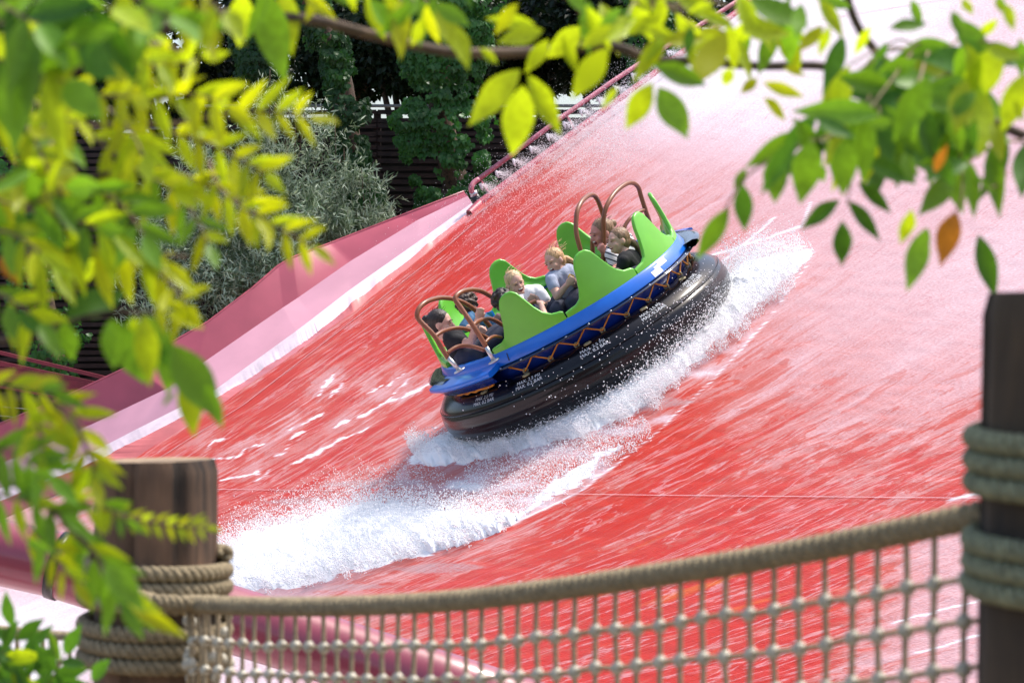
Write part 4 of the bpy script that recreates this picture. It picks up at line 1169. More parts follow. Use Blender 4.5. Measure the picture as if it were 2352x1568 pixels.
ivy_tree([(300, 760), (330, 820), (360, 860), (380, 980)], [60, 60, 50, 30], 36.0, 900, 'low clump of ivy at the foot of the lower timber wall', 26)

# silvery willow shrubs
def willow(bx, by, D, tips, n_tw, label, seed, ln=(.075, .135)):
    base = at(bx, by, D); base.z = -4.8
    root = empty('willow_shrub', base); tag(root, label, 'shrub', 'silvery willow shrubs before the timber wall')
    g = np.random.default_rng(seed); gr = random.Random(seed)
    C = []; DD = []; SZ = []
    mbs = MB()
    for (tx, ty) in tips:
        p0 = Vector((gr.uniform(-.3, .3), 0, gr.uniform(.0, .3))); p2 = at(tx, ty, D + gr.uniform(-.5, .3)) - base
        p1 = p0.lerp(p2, .5) + Vector((gr.uniform(-.2, .2), gr.uniform(-.2, .2), .2))
        L_ = catmull([p0, p1, p2], 26)
        mbs.tube([Vector(q) for q in L_], [.022 - .017 * i / 25 for i in range(26)], 6)
    mbs.build('stem', M['bark'], root)
    T = np.array(tips, float)
    # twigs fill the outline under the tips
    n = n_tw
    k = g.integers(0, len(T), n); dn = g.random(n) ** .8
    yb = np.minimum(T[k, 1] + dn * (by - T[k, 1]), by)
    px = T[k, 0] + g.normal(0, 1, n) * (8 + 34 * np.minimum(1, dn * 2.2)); py = yb + g.normal(0, 6, n)
    dens = fbm(px / 46, py / 46, 4, seed + 2); ok = dens > .44; px, py = px[ok], py[ok]
    Dp = D + g.uniform(-.75, .25, len(px))
    tb = from_px(px, py, Dp) - np.array(base)
    td = np.stack([g.normal(0, .6, len(px)), g.normal(-.2, .4, len(px)), g.normal(.7, .5, len(px))], -1); td /= np.linalg.norm(td, axis=1, keepdims=True)
    for j in range(9):
        C.append(tb + td * (.03 * j)); d = td * .8 + g.normal(0, .62, td.shape); DD.append(d); SZ.append(g.uniform(ln[0], ln[1], len(px)))
    C = np.concatenate(C); DD = np.concatenate(DD); SZ = np.concatenate(SZ)
    half = g.random(len(C)) < .68
    leaf_cloud('foliage', C[half], DD[half], SZ[half], 'lance', 'willow', root, seed, spreadn=.9)['kind'] = 'stuff'
    leaf_cloud('foliage', C[~half], DD[~half], SZ[~half], 'lance', 'willow_d', root, seed + 1, spreadn=.9)['kind'] = 'stuff'
willow(800, 560, 35.2, [(770, 270), (740, 340), (790, 340), (830, 390), (850, 420), (700, 400), (760, 450), (820, 480)], 900, 'silvery shrub with the highest narrow leaved tips beside the ivy trunk', 31)
willow(640, 640, 35.0, [(680, 200), (650, 240), (620, 160), (560, 190), (600, 300), (700, 260), (560, 340), (660, 330), (620, 400), (690, 420)], 1500, 'tall silvery shrub reaching above the wall capping behind yellow leaflets', 32)
willow(480, 700, 34.8, [(440, 330), (400, 400), (480, 360), (520, 420), (370, 440), (540, 480), (450, 520)], 1300, 'silvery shrub partly hidden by yellow foliage, above the bend of the slide rim', 33)
willow(560, 660, 34.7, [(540, 470), (600, 480), (650, 490), (500, 530), (700, 480)], 1000, 'low dense silvery shrub just above the kink in the slide rim', 34)
willow(420, 800, 34.6, [(350, 560), (400, 560), (450, 560), (390, 640), (480, 600)], 900, 'lowest silvery shrub, spilling over the pink rim of the slide', 35)

# ------------------------------------------------------------------ dark trees beyond the wall
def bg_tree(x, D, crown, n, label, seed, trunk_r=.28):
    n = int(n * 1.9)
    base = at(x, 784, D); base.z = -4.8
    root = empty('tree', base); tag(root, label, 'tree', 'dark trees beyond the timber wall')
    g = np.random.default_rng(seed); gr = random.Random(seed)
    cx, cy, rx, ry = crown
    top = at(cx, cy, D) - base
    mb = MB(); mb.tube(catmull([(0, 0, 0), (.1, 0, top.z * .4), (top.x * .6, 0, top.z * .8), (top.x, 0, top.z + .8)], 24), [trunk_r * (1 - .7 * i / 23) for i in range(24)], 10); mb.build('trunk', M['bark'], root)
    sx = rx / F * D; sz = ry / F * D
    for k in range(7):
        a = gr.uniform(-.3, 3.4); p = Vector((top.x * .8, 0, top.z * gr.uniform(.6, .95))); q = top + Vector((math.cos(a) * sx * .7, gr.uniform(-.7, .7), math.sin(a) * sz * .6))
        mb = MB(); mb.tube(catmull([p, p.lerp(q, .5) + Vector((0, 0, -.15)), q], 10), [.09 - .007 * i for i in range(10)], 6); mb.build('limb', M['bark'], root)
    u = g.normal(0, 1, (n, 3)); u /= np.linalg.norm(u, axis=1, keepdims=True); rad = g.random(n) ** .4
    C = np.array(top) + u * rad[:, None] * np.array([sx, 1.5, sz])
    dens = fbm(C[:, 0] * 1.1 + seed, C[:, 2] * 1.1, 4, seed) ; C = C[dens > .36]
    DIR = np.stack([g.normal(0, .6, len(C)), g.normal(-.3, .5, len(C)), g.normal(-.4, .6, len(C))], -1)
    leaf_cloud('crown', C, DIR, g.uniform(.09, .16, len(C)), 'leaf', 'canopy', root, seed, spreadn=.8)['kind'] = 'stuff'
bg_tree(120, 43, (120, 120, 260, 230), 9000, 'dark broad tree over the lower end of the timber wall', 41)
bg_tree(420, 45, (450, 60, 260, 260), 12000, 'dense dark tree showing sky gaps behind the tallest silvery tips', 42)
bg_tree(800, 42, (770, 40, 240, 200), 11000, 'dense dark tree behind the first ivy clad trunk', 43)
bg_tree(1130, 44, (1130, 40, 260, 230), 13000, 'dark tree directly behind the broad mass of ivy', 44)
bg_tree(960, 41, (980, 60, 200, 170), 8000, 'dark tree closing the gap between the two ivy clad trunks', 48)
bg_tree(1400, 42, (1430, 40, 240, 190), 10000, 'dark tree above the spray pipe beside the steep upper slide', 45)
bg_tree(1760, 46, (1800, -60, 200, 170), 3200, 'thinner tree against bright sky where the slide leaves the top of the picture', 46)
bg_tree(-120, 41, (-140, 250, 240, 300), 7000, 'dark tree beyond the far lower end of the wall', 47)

# ------------------------------------------------------------------ large handrail pipe below the net
hr = empty('handrail_pipe', at(-300, 1180, 12.6))
tag(hr, 'thick maroon pink pipe sloping down behind the rope net', 'pipe')
h0 = hr.location.copy()
HP_ = [(-420, 1150), (0, 1268), (130, 1296), (600, 1443), (1000, 1568), (1500, 1728)]
mb = MB(); mb.tube([at(x, y, 12.4 - i * .12) - h0 for i, (x, y) in enumerate(HP_)], .153, 40); mb.build('pipe', M['bigpipe'], hr)
mb = MB(); mb.tube([at(128, 1296, 12.16) - h0, at(150, 1303, 12.155) - h0], .16, 40); mb.build('joint_ring', M['hose'], hr)
for x, y in ((-380, 1165), (1440, 1712)):
    p = at(x, y, 12.1) - h0
    mb = MB(); mb.tube([p, Vector((p.x, p.y, -4.6 - h0.z))], .08, 12); mb.build('leg', M['bigpipe'], hr)

# ------------------------------------------------------------------ rope fence
def rope_mesh(mb, P, r, pitch, seg=8, step=None):
    """three strands laid round each other along P"""
    P = [Vector(p) for p in P]
    L_ = [0]
    for p, q in zip(P[:-1], P[1:]): L_.append(L_[-1] + (q - p).length)
    n = max(12, int(L_[-1] / (pitch / 9)))
    pts = []
    k = 0
    for i in range(n + 1):
        d = L_[-1] * i / n
        while k < len(L_) - 2 and L_[k + 1] < d: k += 1
        t = (d - L_[k]) / max(1e-9, L_[k + 1] - L_[k]); pts.append(P[k].lerp(P[k + 1], t))
    nn = None; frames = []
    for i, p in enumerate(pts):
        t = (pts[min(i + 1, n)] - pts[max(i - 1, 0)]).normalized()
        if nn is None: nn = Vector((0, 0, 1)); nn = (nn - t * nn.dot(t)).normalized() if abs(t.z) < .95 else Vector((1, 0, 0))
        nn = (nn - t * nn.dot(t)).normalized(); frames.append((nn, t.cross(nn)))
    for s in range(3):
        q = []
        for i, p in enumerate(pts):
            a = 2 * math.pi * (L_[-1] * i / n / pitch + s / 3)
            u, v = frames[i]; q.append(p + (u * math.cos(a) + v * math.sin(a)) * r * .58)
        mb.tube(q, r * .50, seg)

def coil(cx, cy, rad, z0, z1, turns, r, dz_tilt=0.0):
    n = int(turns * 40)
    return [(cx + rad * math.cos(2 * math.pi * turns * i / n), cy + rad * math.sin(2 * math.pi * turns * i / n), z0 + (z1 - z0) * i / n + dz_tilt * math.sin(2 * math.pi * turns * i / n)) for i in range(n + 1)]

def post(px_l, px_r, py_top, D, lean, label, wm, wraps, rope_m, rr, seed, top_tilt=0.0):
    c = at((px_l + px_r) / 2, py_top, D); rad = (px_r - px_l) / 2 / F * D
    zt, zb = c.z, -1.65
    root = empty('wooden_post', (c.x - lean * 0, D, zb)); tag(root, label, 'post', 'round timber posts of the rope fence')
    g = random.Random(seed); H = zt - zb
    nseg, nz = 72, 60
    rr_ = [1 + .05 * math.sin(3 * a + g.random()) + .0 for a in [2 * math.pi * k / nseg for k in range(nseg)]]
    ang = np.linspace(0, 2 * math.pi, nseg, endpoint=False)
    V = []
    grooves = [(g.uniform(0, 6.28), g.uniform(.03, .08), g.uniform(.006, .018)) for _ in range(12)]
    for j in range(nz + 1):
        t = j / nz; z = H * t
        for k, a in enumerate(ang):
            r = rad * (1 + .025 * math.sin(2 * a + seed) + .02 * math.sin(5 * a + 3 * t + seed))
            for ga, gw, gd in grooves:
                d = abs((a - ga - .1 * math.sin(t * 3 + ga) + math.pi) % (2 * math.pi) - math.pi)
                if d < gw: r -= gd * rad / .13 * (1 - d / gw)
            if t > .985: r -= rad * .05 * (t - .985) / .015
            V.append((r * math.cos(a) + lean * (t - 1), r * math.sin(a), z + (top_tilt * r * math.cos(a) if j == nz else 0)))
    Fc = [(j * nseg + k, j * nseg + (k + 1) % nseg, (j + 1) * nseg + (k + 1) % nseg, (j + 1) * nseg + k) for j in range(nz) for k in range(nseg)]
    mb = MB(); mb.add(V, Fc); mb.build('trunk', M[wm], root)
    mb = MB(); mb.add([V[nz * nseg + k] for k in range(nseg)] + [(0, 0, H)], [(k, (k + 1) % nseg, nseg) for k in range(nseg)], 0, False); mb.build('sawn_end', M['wood_top'], root)
    for py0, py1, turns in wraps:
        za = (784 - py0) / F * D - zb; zb_ = (784 - py1) / F * D - zb
        mb = MB(); off = lean * ((za + zb_) / 2 / H - 1)
        P = coil(off, 0, rad + rr * .9, za, zb_, turns, rr, .004)
        rope_mesh(mb, P, rr, .055 * rr / .0175); mb.build('lashing', M[rope_m], root)
    return root
post(212, 500, 1056, 5.6, .0, 'weathered brown post with grey hemp lashings where the net begins', 'wood', [(1272, 1383, 3), (1410, 1518, 3)], 'rope', .0176, 4, .02)
post(2272, 2790, 672, 3.3, .035, 'dark post at the nearer end of the net with mossy green lashings', 'wood_dark', [(980, 1134, 3), (1216, 1368, 3)], 'rope_g', .0145, 8, .0)

def fence(A, Bp, prof, ncol, rows, row0, rowd, label, rope_r=.0185):
    """A, Bp: plan points (x, y); prof: rope (px, py)"""
    A = Vector(A); Bp = Vector(Bp)
    def xy(s): return A.lerp(Bp, s)
    def rope_z(s):
        p = xy(s); px = p.x / p.y * F + 1176
        py = np.interp(px, [q[0] for q in prof], [q[1] for q in prof]) if prof[0][0] < prof[-1][0] else 0
        return (784 - py) / F * p.y
    root = empty('rope_net', (A.x, A.y, -1.65)); tag(root, label, 'net')
    o = root.location
    def P(s, dz=0.0):
        p = xy(s); return Vector((p.x, p.y, rope_z(s) + dz)) - o
    ss = np.linspace(0, 1, 60)
    raw = np.array([P(s) for s in ss]); z = raw[:, 2].copy()
    for _ in range(30): z[1:-1] = .25 * z[:-2] + .5 * z[1:-1] + .25 * z[2:]
    def PZ(s, dz=0.0):
        p = P(s); return Vector((p.x, p.y, float(np.interp(s, ss, z)) + dz))
    mb = MB(); rope_mesh(mb, [PZ(s) for s in ss], rope_r, .062, 8); mb.build('top_rope', M['rope'], root)
    g = random.Random(3)
    def row_off(j): return -(row0 + rowd * j)
    hk = MB(); hk.ball((0, 0, 0), (.0112, .0112, .0118), None, 10, 7); hk.tube([(0, 0, -.011), (0, 0, .011)], .0052, 7); kme = hk.mesh('knot', [M['knot']])
    jit = {}
    for i in range(ncol + 1):
        for j in range(rows): jit[i, j] = Vector((g.uniform(-.0025, .0025), g.uniform(-.003, .003), g.uniform(-.003, .003)))
    for i in range(ncol + 1):
        s = (i + .35) / (ncol + .7)
        pts = [PZ(s)] + [PZ(s, row_off(j)) + jit[i, j] for j in range(rows)] + [PZ(s, row_off(rows) + .02)]
        mb = MB(); mb.tube(catmull(pts, 4 * rows), .0042, 6); mb.build('vertical_cord', M['net'], root)
        for j in range(rows):
            o_ = link('knot', kme, None, root, PZ(s, row_off(j)) + jit[i, j]); o_.rotation_euler = (g.uniform(-.4, .4), g.uniform(-.4, .4), g.uniform(0, 3))
    for j in range(rows):
        pts = [PZ((i + .35) / (ncol + .7), row_off(j)) + jit[i, j] for i in range(ncol + 1)]
        mb = MB(); mb.tube(pts, .0040, 6); mb.build('horizontal_cord', M['net'], root)
    return root
fence((-.665, 5.42), (.625, 3.34), [(380, 1382), (517, 1391), (740, 1394), (1063, 1381), (1453, 1329), (1843, 1267), (2304, 1170), (2352, 1160)], 42, 5, .076, .0585,
      'knotted rope net hanging between the two lashed posts')
fence((-1.72, 7.0), (-.94, 5.66), [(-400, 1415), (0, 1444), (120, 1458), (260, 1466)], 18, 4, .060, .0585, 'far stretch of rope net beyond the brown post, mostly behind leaves', .010)
# bunched clamps where the net is tied to the brown post
nb = empty('net_tie', at(478, 1500, 5.42)); tag(nb, 'bunched pale cord ends tying the net to the brown post', 'rope tie')
g = random.Random(12)
for k in range(26):
    p = Vector((g.uniform(-.045, .045), g.uniform(-.02, .02), g.uniform(-.07, .07)))
    mb = MB(); mb.ball(p, (.012, .012, .013), None, 10, 7); mb.build('knot', M['knot'], nb)
for k in range(5):
    x = -.04 + .02 * k
    mb = MB(); mb.tube([(x, -.01, .10), (x + .008, -.02, 0), (x - .004, -.01, -.1)], .0045, 6); mb.build('cord', M['net'], nb)
mb = MB(); rope_mesh(mb, [(-.16, -.0, .12), (-.10, -.06, .112), (-.04, -.05, .108), (.02, .0, .105)], .0165, .042); mb.build('rope_end', M['rope'], nb)

# ------------------------------------------------------------------ foreground foliage
def leaflet_mesh(name, mat, wid=.36, curl=.12, fold=.16, seed=0):
    g = random.Random(seed); n = 10; V = []; Fc = []
    for i in range(n + 1):
        t = i / n
        w = wid * .445 * math.sin(math.pi * t ** .86) ** 1.12
        if i == n: w = 0.0
        zc = -curl * t * t + .02 * math.sin(7 * t + seed)
        V += [(-w, t, zc + w * fold + .006 * math.sin(19 * t)), (-w * .5, t, zc + w * fold * .4), (0, t, zc), (w * .5, t, zc + w * fold * .4), (w, t, zc + w * fold + .006 * math.sin(17 * t + 1))]
    for i in range(n):
        for k in range(4): Fc.append((i * 5 + k, i * 5 + k + 1, (i + 1) * 5 + k + 1, (i + 1) * 5 + k))
    me = bpy.data.meshes.new(name); me.from_pydata(V, [], Fc); me.polygons.foreach_set('use_smooth', [True] * len(Fc)); me.materials.append(M[mat]); me.update(); return me
LV = {}
for c_, m_ in (('g', 'lf_green'), ('l', 'lf_lime'), ('y', 'lf_yellow'), ('o', 'lf_orange'), ('d', 'lf_deep')):
    LV[c_] = [leaflet_mesh('leaf', m_, w_, cu, fo_, k) for k, (w_, cu, fo_) in enumerate(((.36, .10, .3), (.32, .22, .5), (.40, .05, .2)))]
def put_leaf(parent, base, tip, colr, g, wscale=1.0, roll=None):
    """base and tip in world space"""
    d = tip - base; L_ = d.length
    if L_ < 1e-4: return None
    y = d / L_
    f = Vector((g.uniform(-.7, .7), -1, g.uniform(-.2, .9))) if roll is None else roll
    x = y.cross(f)
    if x.length < 1e-3: x = Vector((1, 0, 0))
    x.normalize(); z = x.cross(y)
    o = bpy.data.objects.new('leaf', g.choice(LV[colr])); col.objects.link(o)
    o.parent = parent
    Mx = Matrix((x * L_ * wscale, y * L_, z * L_)).transposed().to_4x4(); Mx.translation = base - parent.location
    o.matrix_basis = Mx
    return o
def stem(parent, pts, r0, r1, mat='stem', name='twig', n=None):
    n = n or max(4, 6 * len(pts)); Q = catmull([p - parent.location for p in pts], n) if len(pts) > 2 else [p - parent.location for p in pts]; n = len(Q)
    mb = MB(); mb.tube([Vector(q) for q in Q], [r0 + (r1 - r0) * i / (n - 1) for i in range(n)], 8); return mb.build(name, M[mat], parent)
def pick(cols, g): return g.choice(cols)
NLEAF = {}
def spray(parent, P, D0, D1, pairs, ln, cols, g, ang=52, hang=.35, term=True, wsc=1.0):
    """a pinnate leaf: rachis through the pixels P, paired leaflets, one at the tip"""
    n = 24
    Q = catmull([(x, y, 0) for x, y in P], n) if len(P) > 2 else [np.array((P[0][0] + (P[-1][0] - P[0][0]) * i / (n - 1), P[0][1] + (P[-1][1] - P[0][1]) * i / (n - 1), 0)) for i in range(n)]
    W = [at(q[0], q[1], D0 + (D1 - D0) * i / (n - 1)) for i, q in enumerate(Q)]
    stem(parent, [W[0], W[n // 3], W[2 * n // 3], W[-1]], .0022, .0010)
    for k in range(pairs):
        t = (k + .6) / (pairs + .4); i = min(n - 2, int(t * (n - 1))); p = W[i].lerp(W[i + 1], t * (n - 1) - i)
        dr = (W[i + 1] - W[i]).normalized()
        side = dr.cross(Vector((g.uniform(-.3, .3), -1, g.uniform(-.4, .4)))).normalized()
        L_ = 1.22 * ln / F * (D0 + (D1 - D0) * t) * (1 - .25 * abs(t - .45)) * g.uniform(.85, 1.12)
        for s_ in (-1, 1):
            if g.random() < .06: continue
            aa = R(ang + g.uniform(-8, 8)) 
            d = dr * math.cos(aa) + side * s_ * math.sin(aa) + Vector((0, g.uniform(-.35, .25), -hang)); d.normalize()
            put_leaf(parent, p, p + d * L_, pick(cols, g), g, wsc * .82, Vector((g.uniform(-.4, .4), -1, g.uniform(-.2, .6))))
    if term:
        dr = (W[-1] - W[-3]).normalized(); put_leaf(parent, W[-1], W[-1] + (dr + Vector((0, 0, -hang * .5))).normalized() * ln / F * D1 * 1.1, pick(cols, g), g, wsc)

G = random.Random(77)
# the long branch that crosses the top
long_br = empty('overhanging_branch', at(0, 225, 3.5)); tag(long_br, 'long brown branch crossing the top of the view with yellow green leaves', 'branch')
BR = [(-160, 300, 3.5), (0, 228, 3.5), (150, 165, 3.5), (300, 92, 3.55), (480, 38, 3.6), (700, 44, 3.6), (860, 82, 3.62), (1040, 120, 3.65), (1250, 118, 3.7), (1400, 106, 3.7), (1500, 138, 3.7), (1600, 140, 3.72), (1740, 152, 3.75), (1890, 153, 3.75), (1985, 190, 3.7), (2150, 240, 3.65), (2360, 310, 3.6), (2520, 380, 3.6)]
stem(long_br, [at(*q) for q in BR], .0088, .0052, 'bark', 'limb', 120)
stem(long_br, [at(-160, 215, 3.4), at(0, 200, 3.4), at(180, 130, 3.45), at(330, 40, 3.5), at(420, -40, 3.5)], .0085, .006, 'bark', 'limb', 40)
stem(long_br, [at(1930, -60, 3.6), at(1970, 60, 3.62), at(2040, 150, 3.65), (at(2120, 235, 3.65))], .0055, .0065, 'bark', 'limb', 30)
stem(long_br, [at(1200, -60, 3.6), at(1310, 0, 3.6), at(1350, 60, 3.65), at(1390, 106, 3.68)], .003, .004, 'bark', 'limb', 20)

def explicit(parent, L_, D, g):
    for bx, by, tx, ty, c_, *w_ in L_:
        dd = g.uniform(-.15, .15); b_ = at(bx, by, D + dd); t_ = at(tx, ty, D + dd + g.uniform(-.03, .03))
        put_leaf(parent, b_, t_, c_, g, (w_[0] if w_ else 1.0) * 1.06, Vector((g.uniform(-.25, .25), -1, g.uniform(-.1, .45))))
# leaves on that branch: (base x, base y, tip x, tip y, colour, width)
explicit(long_br, [
    (1196, 160, 1072, 285, 'l', 1.15), (1200, 195, 1178, 362, 'l', 1.2), (1212, 172, 1292, 308, 'l', 1.1), (1190, 8, 1132, 82, 'y', 1.1), (1230, 60, 1120, 40, 'l'),
    (1248, 70, 1140, 98, 'l'), (1260, 90, 1205, 170, 'l'), (1290, 80, 1330, 170, 'l'), (1330, 60, 1420, 40, 'l'), (1340, 30, 1300, -50, 'g'), (1395, 110, 1312, 228, 'l', 1.1), (1400, 115, 1335, 190, 'l'),
    (1410, 60, 1330, 110, 'l', 1.1), (1430, 20, 1370, 70, 'g'), (1440, 80, 1520, 30, 'l'), (1480, 60, 1560, 92, 'l', 1.1), (1500, 30, 1440, -20, 'l'), (1520, 100, 1630, 82, 'y'), (1498, 150, 1635, 195, 'g', 1.1), (1500, 190, 1434, 300, 'l', 1.25),
    (1512, 200, 1580, 318, 'g', 1.2), (1530, 205, 1586, 300, 'l'), (1420, 200, 1380, 250, 'l'), (1570, 110, 1680, 90, 'l', 1.1), (1590, 60, 1575, 132, 'd', 1.1), (1600, 30, 1700, 60, 'l'), (1640, 10, 1570, 30, 'l'), (1690, 40, 1790, 78, 'l', 1.1), (1720, 0, 1860, 60, 'g', 1.1),
    (1680, 155, 1662, 200, 'l', 1.3), (1740, 180, 1700, 215, 'y', 1.3), (1752, 190, 1850, 224, 'y', .8), (1752, 226, 1815, 275, 'y', 1.2), (1800, 155, 1850, 172, 'y'), (1700, 70, 1820, 78, 'l'), (1840, 10, 1830, 90, 'g'), (1880, 0, 1940, 80, 'l', 1.1), (1905, 60, 1880, 130, 'l'),
    (1890, 60, 1832, 120, 'y'), (1935, 82, 1898, 212, 'd', 1.0), (1955, 20, 1870, -10, 'g'), (2045, 68, 2130, 52, 'g', 1.0), (2090, 0, 2120, 60, 'g'), (2210, 0, 2235, 34, 'l'), (2290, -10, 2310, 30, 'g'), (2000, 60, 1960, 130, 'l'),
    (560, -20, 548, 112, 'l', 1.2), (600, -30, 654, 190, 'g', .95), (650, -30, 672, 130, 'l', .9), (620, -10, 560, 90, 'g', 1.0), (700, -10, 770, 40, 'y'), (740, -20, 700, 50, 'y'), (800, -30, 815, 30, 'l'), (840, -10, 885, 92, 'l', 1.1), (880, -20, 930, 60, 'l'), (900, 0, 870, 80, 'y', .9), (960, 0, 1020, 90, 'g', 1.2),
    (1000, 10, 1080, 60, 'g', 1.1), (1050, 60, 1075, 160, 'l', .9), (980, 40, 940, 110, 'l'), (1100, 110, 1150, 150, 'l'), (1060, -20, 1090, 20, 'd')], 3.45, G)
def scatter(parent, cx, cy, rx, ry, n, l0, l1, cols, D, g, lean=.6):
    for k in range(n):
        a_, r_ = g.uniform(0, 6.28), g.random() ** .5
        bx, by = cx + rx * r_ * math.cos(a_), cy + ry * r_ * math.sin(a_); L_ = g.uniform(l0, l1); th = g.gauss(0, lean)
        dd = D + g.uniform(-.2, .15); b_ = at(bx, by, dd); t_ = at(bx + L_ * math.sin(th), by + L_ * math.cos(th), dd + g.uniform(-.05, .05))
        put_leaf(parent, b_, t_, g.choice(cols), g, 1.1)
        if k % 2: stem(parent, [b_, b_.lerp(at(cx, cy - ry * .6, D), .35) + Vector((0, 0, .01)), at(cx + (bx - cx) * .3, cy - ry * .5, D)], .0012, .0018)
scatter(long_br, 1480, 40, 240, 60, 22, 95, 150, 'llygl', 3.6, G, .9)
scatter(long_br, 1790, 20, 120, 60, 10, 90, 140, 'lglg', 3.6, G, .9)
scatter(long_br, 930, 0, 150, 40, 9, 90, 140, 'lyg', 3.5, G, .6)
# the hanging bunch on the other end of the branch
rb = empty('leafy_branch', at(2150, 240, 3.4)); tag(rb, 'hanging bunch of green leaves with one orange leaf over the dark post', 'branch')
stem(rb, [at(2030, 240, 3.65), at(2010, 190, 3.62), at(2120, 235, 3.6), at(2230, 260, 3.5), at(2352, 312, 3.5)], .005, .007, 'bark', 'limb')
stem(rb, [at(2110, 240, 3.55), at(2010, 290, 3.45), at(1850, 330, 3.4), at(1720, 400, 3.4), at(1660, 490, 3.4)], .003, .0012)
stem(rb, [at(2020, 290, 3.45), at(1965, 380, 3.4), at(1945, 470, 3.38)], .0025, .001)
stem(rb, [at(2160, 250, 3.5), at(2200, 330, 3.45), at(2210, 440, 3.4), at(2190, 500, 3.38)], .0028, .0012)
stem(rb, [at(2280, 280, 3.5), at(2310, 400, 3.45), at(2260, 440, 3.4)], .0025, .001)
def C7(L_): return [(1493 + bx * .4394, by * .4394, 1493 + tx * .4394, ty * .4394, c_, *w_) for bx, by, tx, ty, c_, *w_ in L_]
explicit(rb, C7([
    (1004, 1150, 1006, 1402, 'd', 1.15), (995, 1045, 778, 1197, 'd', 1.0), (1028, 1050, 1222, 1252, 'd', 1.0), (1085, 950, 1275, 1112, 'd', 1.05), (655, 800, 655, 1065, 'g', 1.35), (480, 955, 497, 1215, 'd', 1.0), (415, 1085, 238, 1360, 'g', 1.05),
    (850, 730, 782, 1070, 'g', 1.35), (1015, 720, 1012, 1030, 'g', 1.35), (800, 680, 495, 880, 'g', .85), (780, 720, 560, 1010, 'd', 1.0), (1365, 1090, 1320, 1292, 'l', 1.3), (1440, 1190, 1345, 1525, 'g', .95), (1600, 1100, 1520, 1395, 'o', 1.1), (1570, 1120, 1500, 1330, 'o', .9),
    (1715, 1225, 1812, 1560, 'd', 1.05), (1100, 840, 1425, 945, 'd', 1.0), (1190, 690, 1420, 915, 'g', 1.0), (1500, 680, 1650, 1110, 'g', 1.2), (1490, 900, 1545, 760, 'o', 1.1), (1690, 920, 1810, 1000, 'g', .6), (1790, 760, 1815, 960, 'g', .5), (1790, 640, 1845, 840, 'l', 1.1),
    (1460, 400, 1280, 740, 'g', 1.35), (1570, 230, 1270, 310, 'g', 1.1), (1210, 600, 750, 570, 'g', .85), (1060, 530, 860, 690, 'g', 1.2), (1850, 240, 1610, 570, 'l', 1.3), (1960, 380, 1840, 700, 'l', 1.2), (1250, 150, 1460, 115, 'g', 1.0), (1300, 420, 1150, 560, 'g', 1.2),
    (1100, 640, 1260, 790, 'g', 1.1), (1350, 560, 1390, 760, 'g', 1.2), (1650, 420, 1600, 700, 'l', 1.2), (1750, 250, 1960, 300, 'l', 1.1), (1600, 100, 1780, 330, 'g', 1.2), (1700, 480, 1560, 620, 'g', 1.2), (1400, 330, 1180, 380, 'g', 1.2), (1580, 60, 1640, 200, 'g', 1.2), (1820, 100, 1700, 210, 'l', 1.1),
    (1450, 1190, 1440, 1330, 'g', .9), (1560, 560, 1640, 820, 'g', 1.1), (1480, 760, 1590, 1000, 'd', 1.1), (1700, 620, 1640, 880, 'd', .9), (860, 620, 1080, 720, 'd', 1.0), (1240, 220, 1180, 330, 'd', 1.1), (1330, 800, 1380, 960, 'g', 1.1), (1860, 20, 1900, 160, 'l', 1.1), (1800, 0, 1845, 70, 'l', 1.0), (1640, -10, 1690, 75, 'l', 1.0),
    (1500, 480, 1420, 640, 'g', 1.3), (1270, 640, 1130, 650, 'g', 1.1), (950, 560, 1100, 640, 'g', 1.1), (1180, 380, 1120, 470, 'l', 1.1), (1900, 520, 1960, 640, 'l', 1.1), (1930, 200, 1960, 420, 'g', 1.2), (500, 880, 440, 1000, 'g', 1.1), (880, 860, 920, 960, 'g', 1.2)]), 3.35, G)
scatter(rb, 2150, 170, 230, 120, 34, 120, 180, 'ggdlg', 3.5, G, .8)
scatter(rb, 2010, 280, 200, 60, 14, 110, 160, 'gdg', 3.5, G, .6)
# a few loose sprays deeper in the bunch
spray(rb, [(2352, 120), (2200, 160), (2060, 230)], 3.5, 3.4, 5, 150, 'ggld', G, 50, .5, wsc=1.2)
spray(rb, [(2380, 330), (2290, 330), (2190, 400)], 3.5, 3.4, 4, 130, 'ggd', G, 50, .6, wsc=1.2)
spray(rb, [(2140, 250), (2030, 300), (1900, 330)], 3.55, 3.45, 4, 130, 'ggdl', G, 55, .6, wsc=1.2)

# the mass of yellow and green sprays on the other side, on three branches
lb = empty('leafy_branch', at(0, 300, 3.2)); tag(lb, 'bright yellow compound leaves fanning out in front of the silvery shrubs', 'branch')
stem(lb, [at(-120, 320, 3.3), at(60, 300, 3.2), at(220, 290, 3.15), at(400, 285, 3.1)], .006, .003, 'bark', 'limb')
stem(lb, [at(-120, 560, 3.2), at(60, 480, 3.15), at(240, 400, 3.1), at(420, 400, 3.1)], .005, .0025, 'bark', 'limb')
S = lambda P, pr, ln, cols, D0=3.15, D1=3.0, **k: spray(lb, P, D0, D1, pr, ln, cols, G, **k)
S([(400, 285), (520, 262), (620, 255), (712, 268)], 6, 95, 'yyl', hang=.05, ang=42)
S([(300, 160), (400, 150), (470, 130)], 5, 95, 'yyl', hang=.2)
S([(260, 210), (340, 230), (430, 215), (520, 240)], 6, 100, 'yyl', hang=.5)
S([(380, 300), (480, 330), (560, 370), (610, 400)], 6, 90, 'yl', hang=.3)
S([(420, 400), (530, 450), (620, 510), (715, 565)], 8, 78, 'yyyl', hang=.15, ang=40)
S([(200, 300), (260, 350), (330, 400), (400, 430)], 6, 105, 'lly', hang=.5)
S([(250, 250), (300, 300), (330, 360)], 4, 100, 'yl', hang=.6)
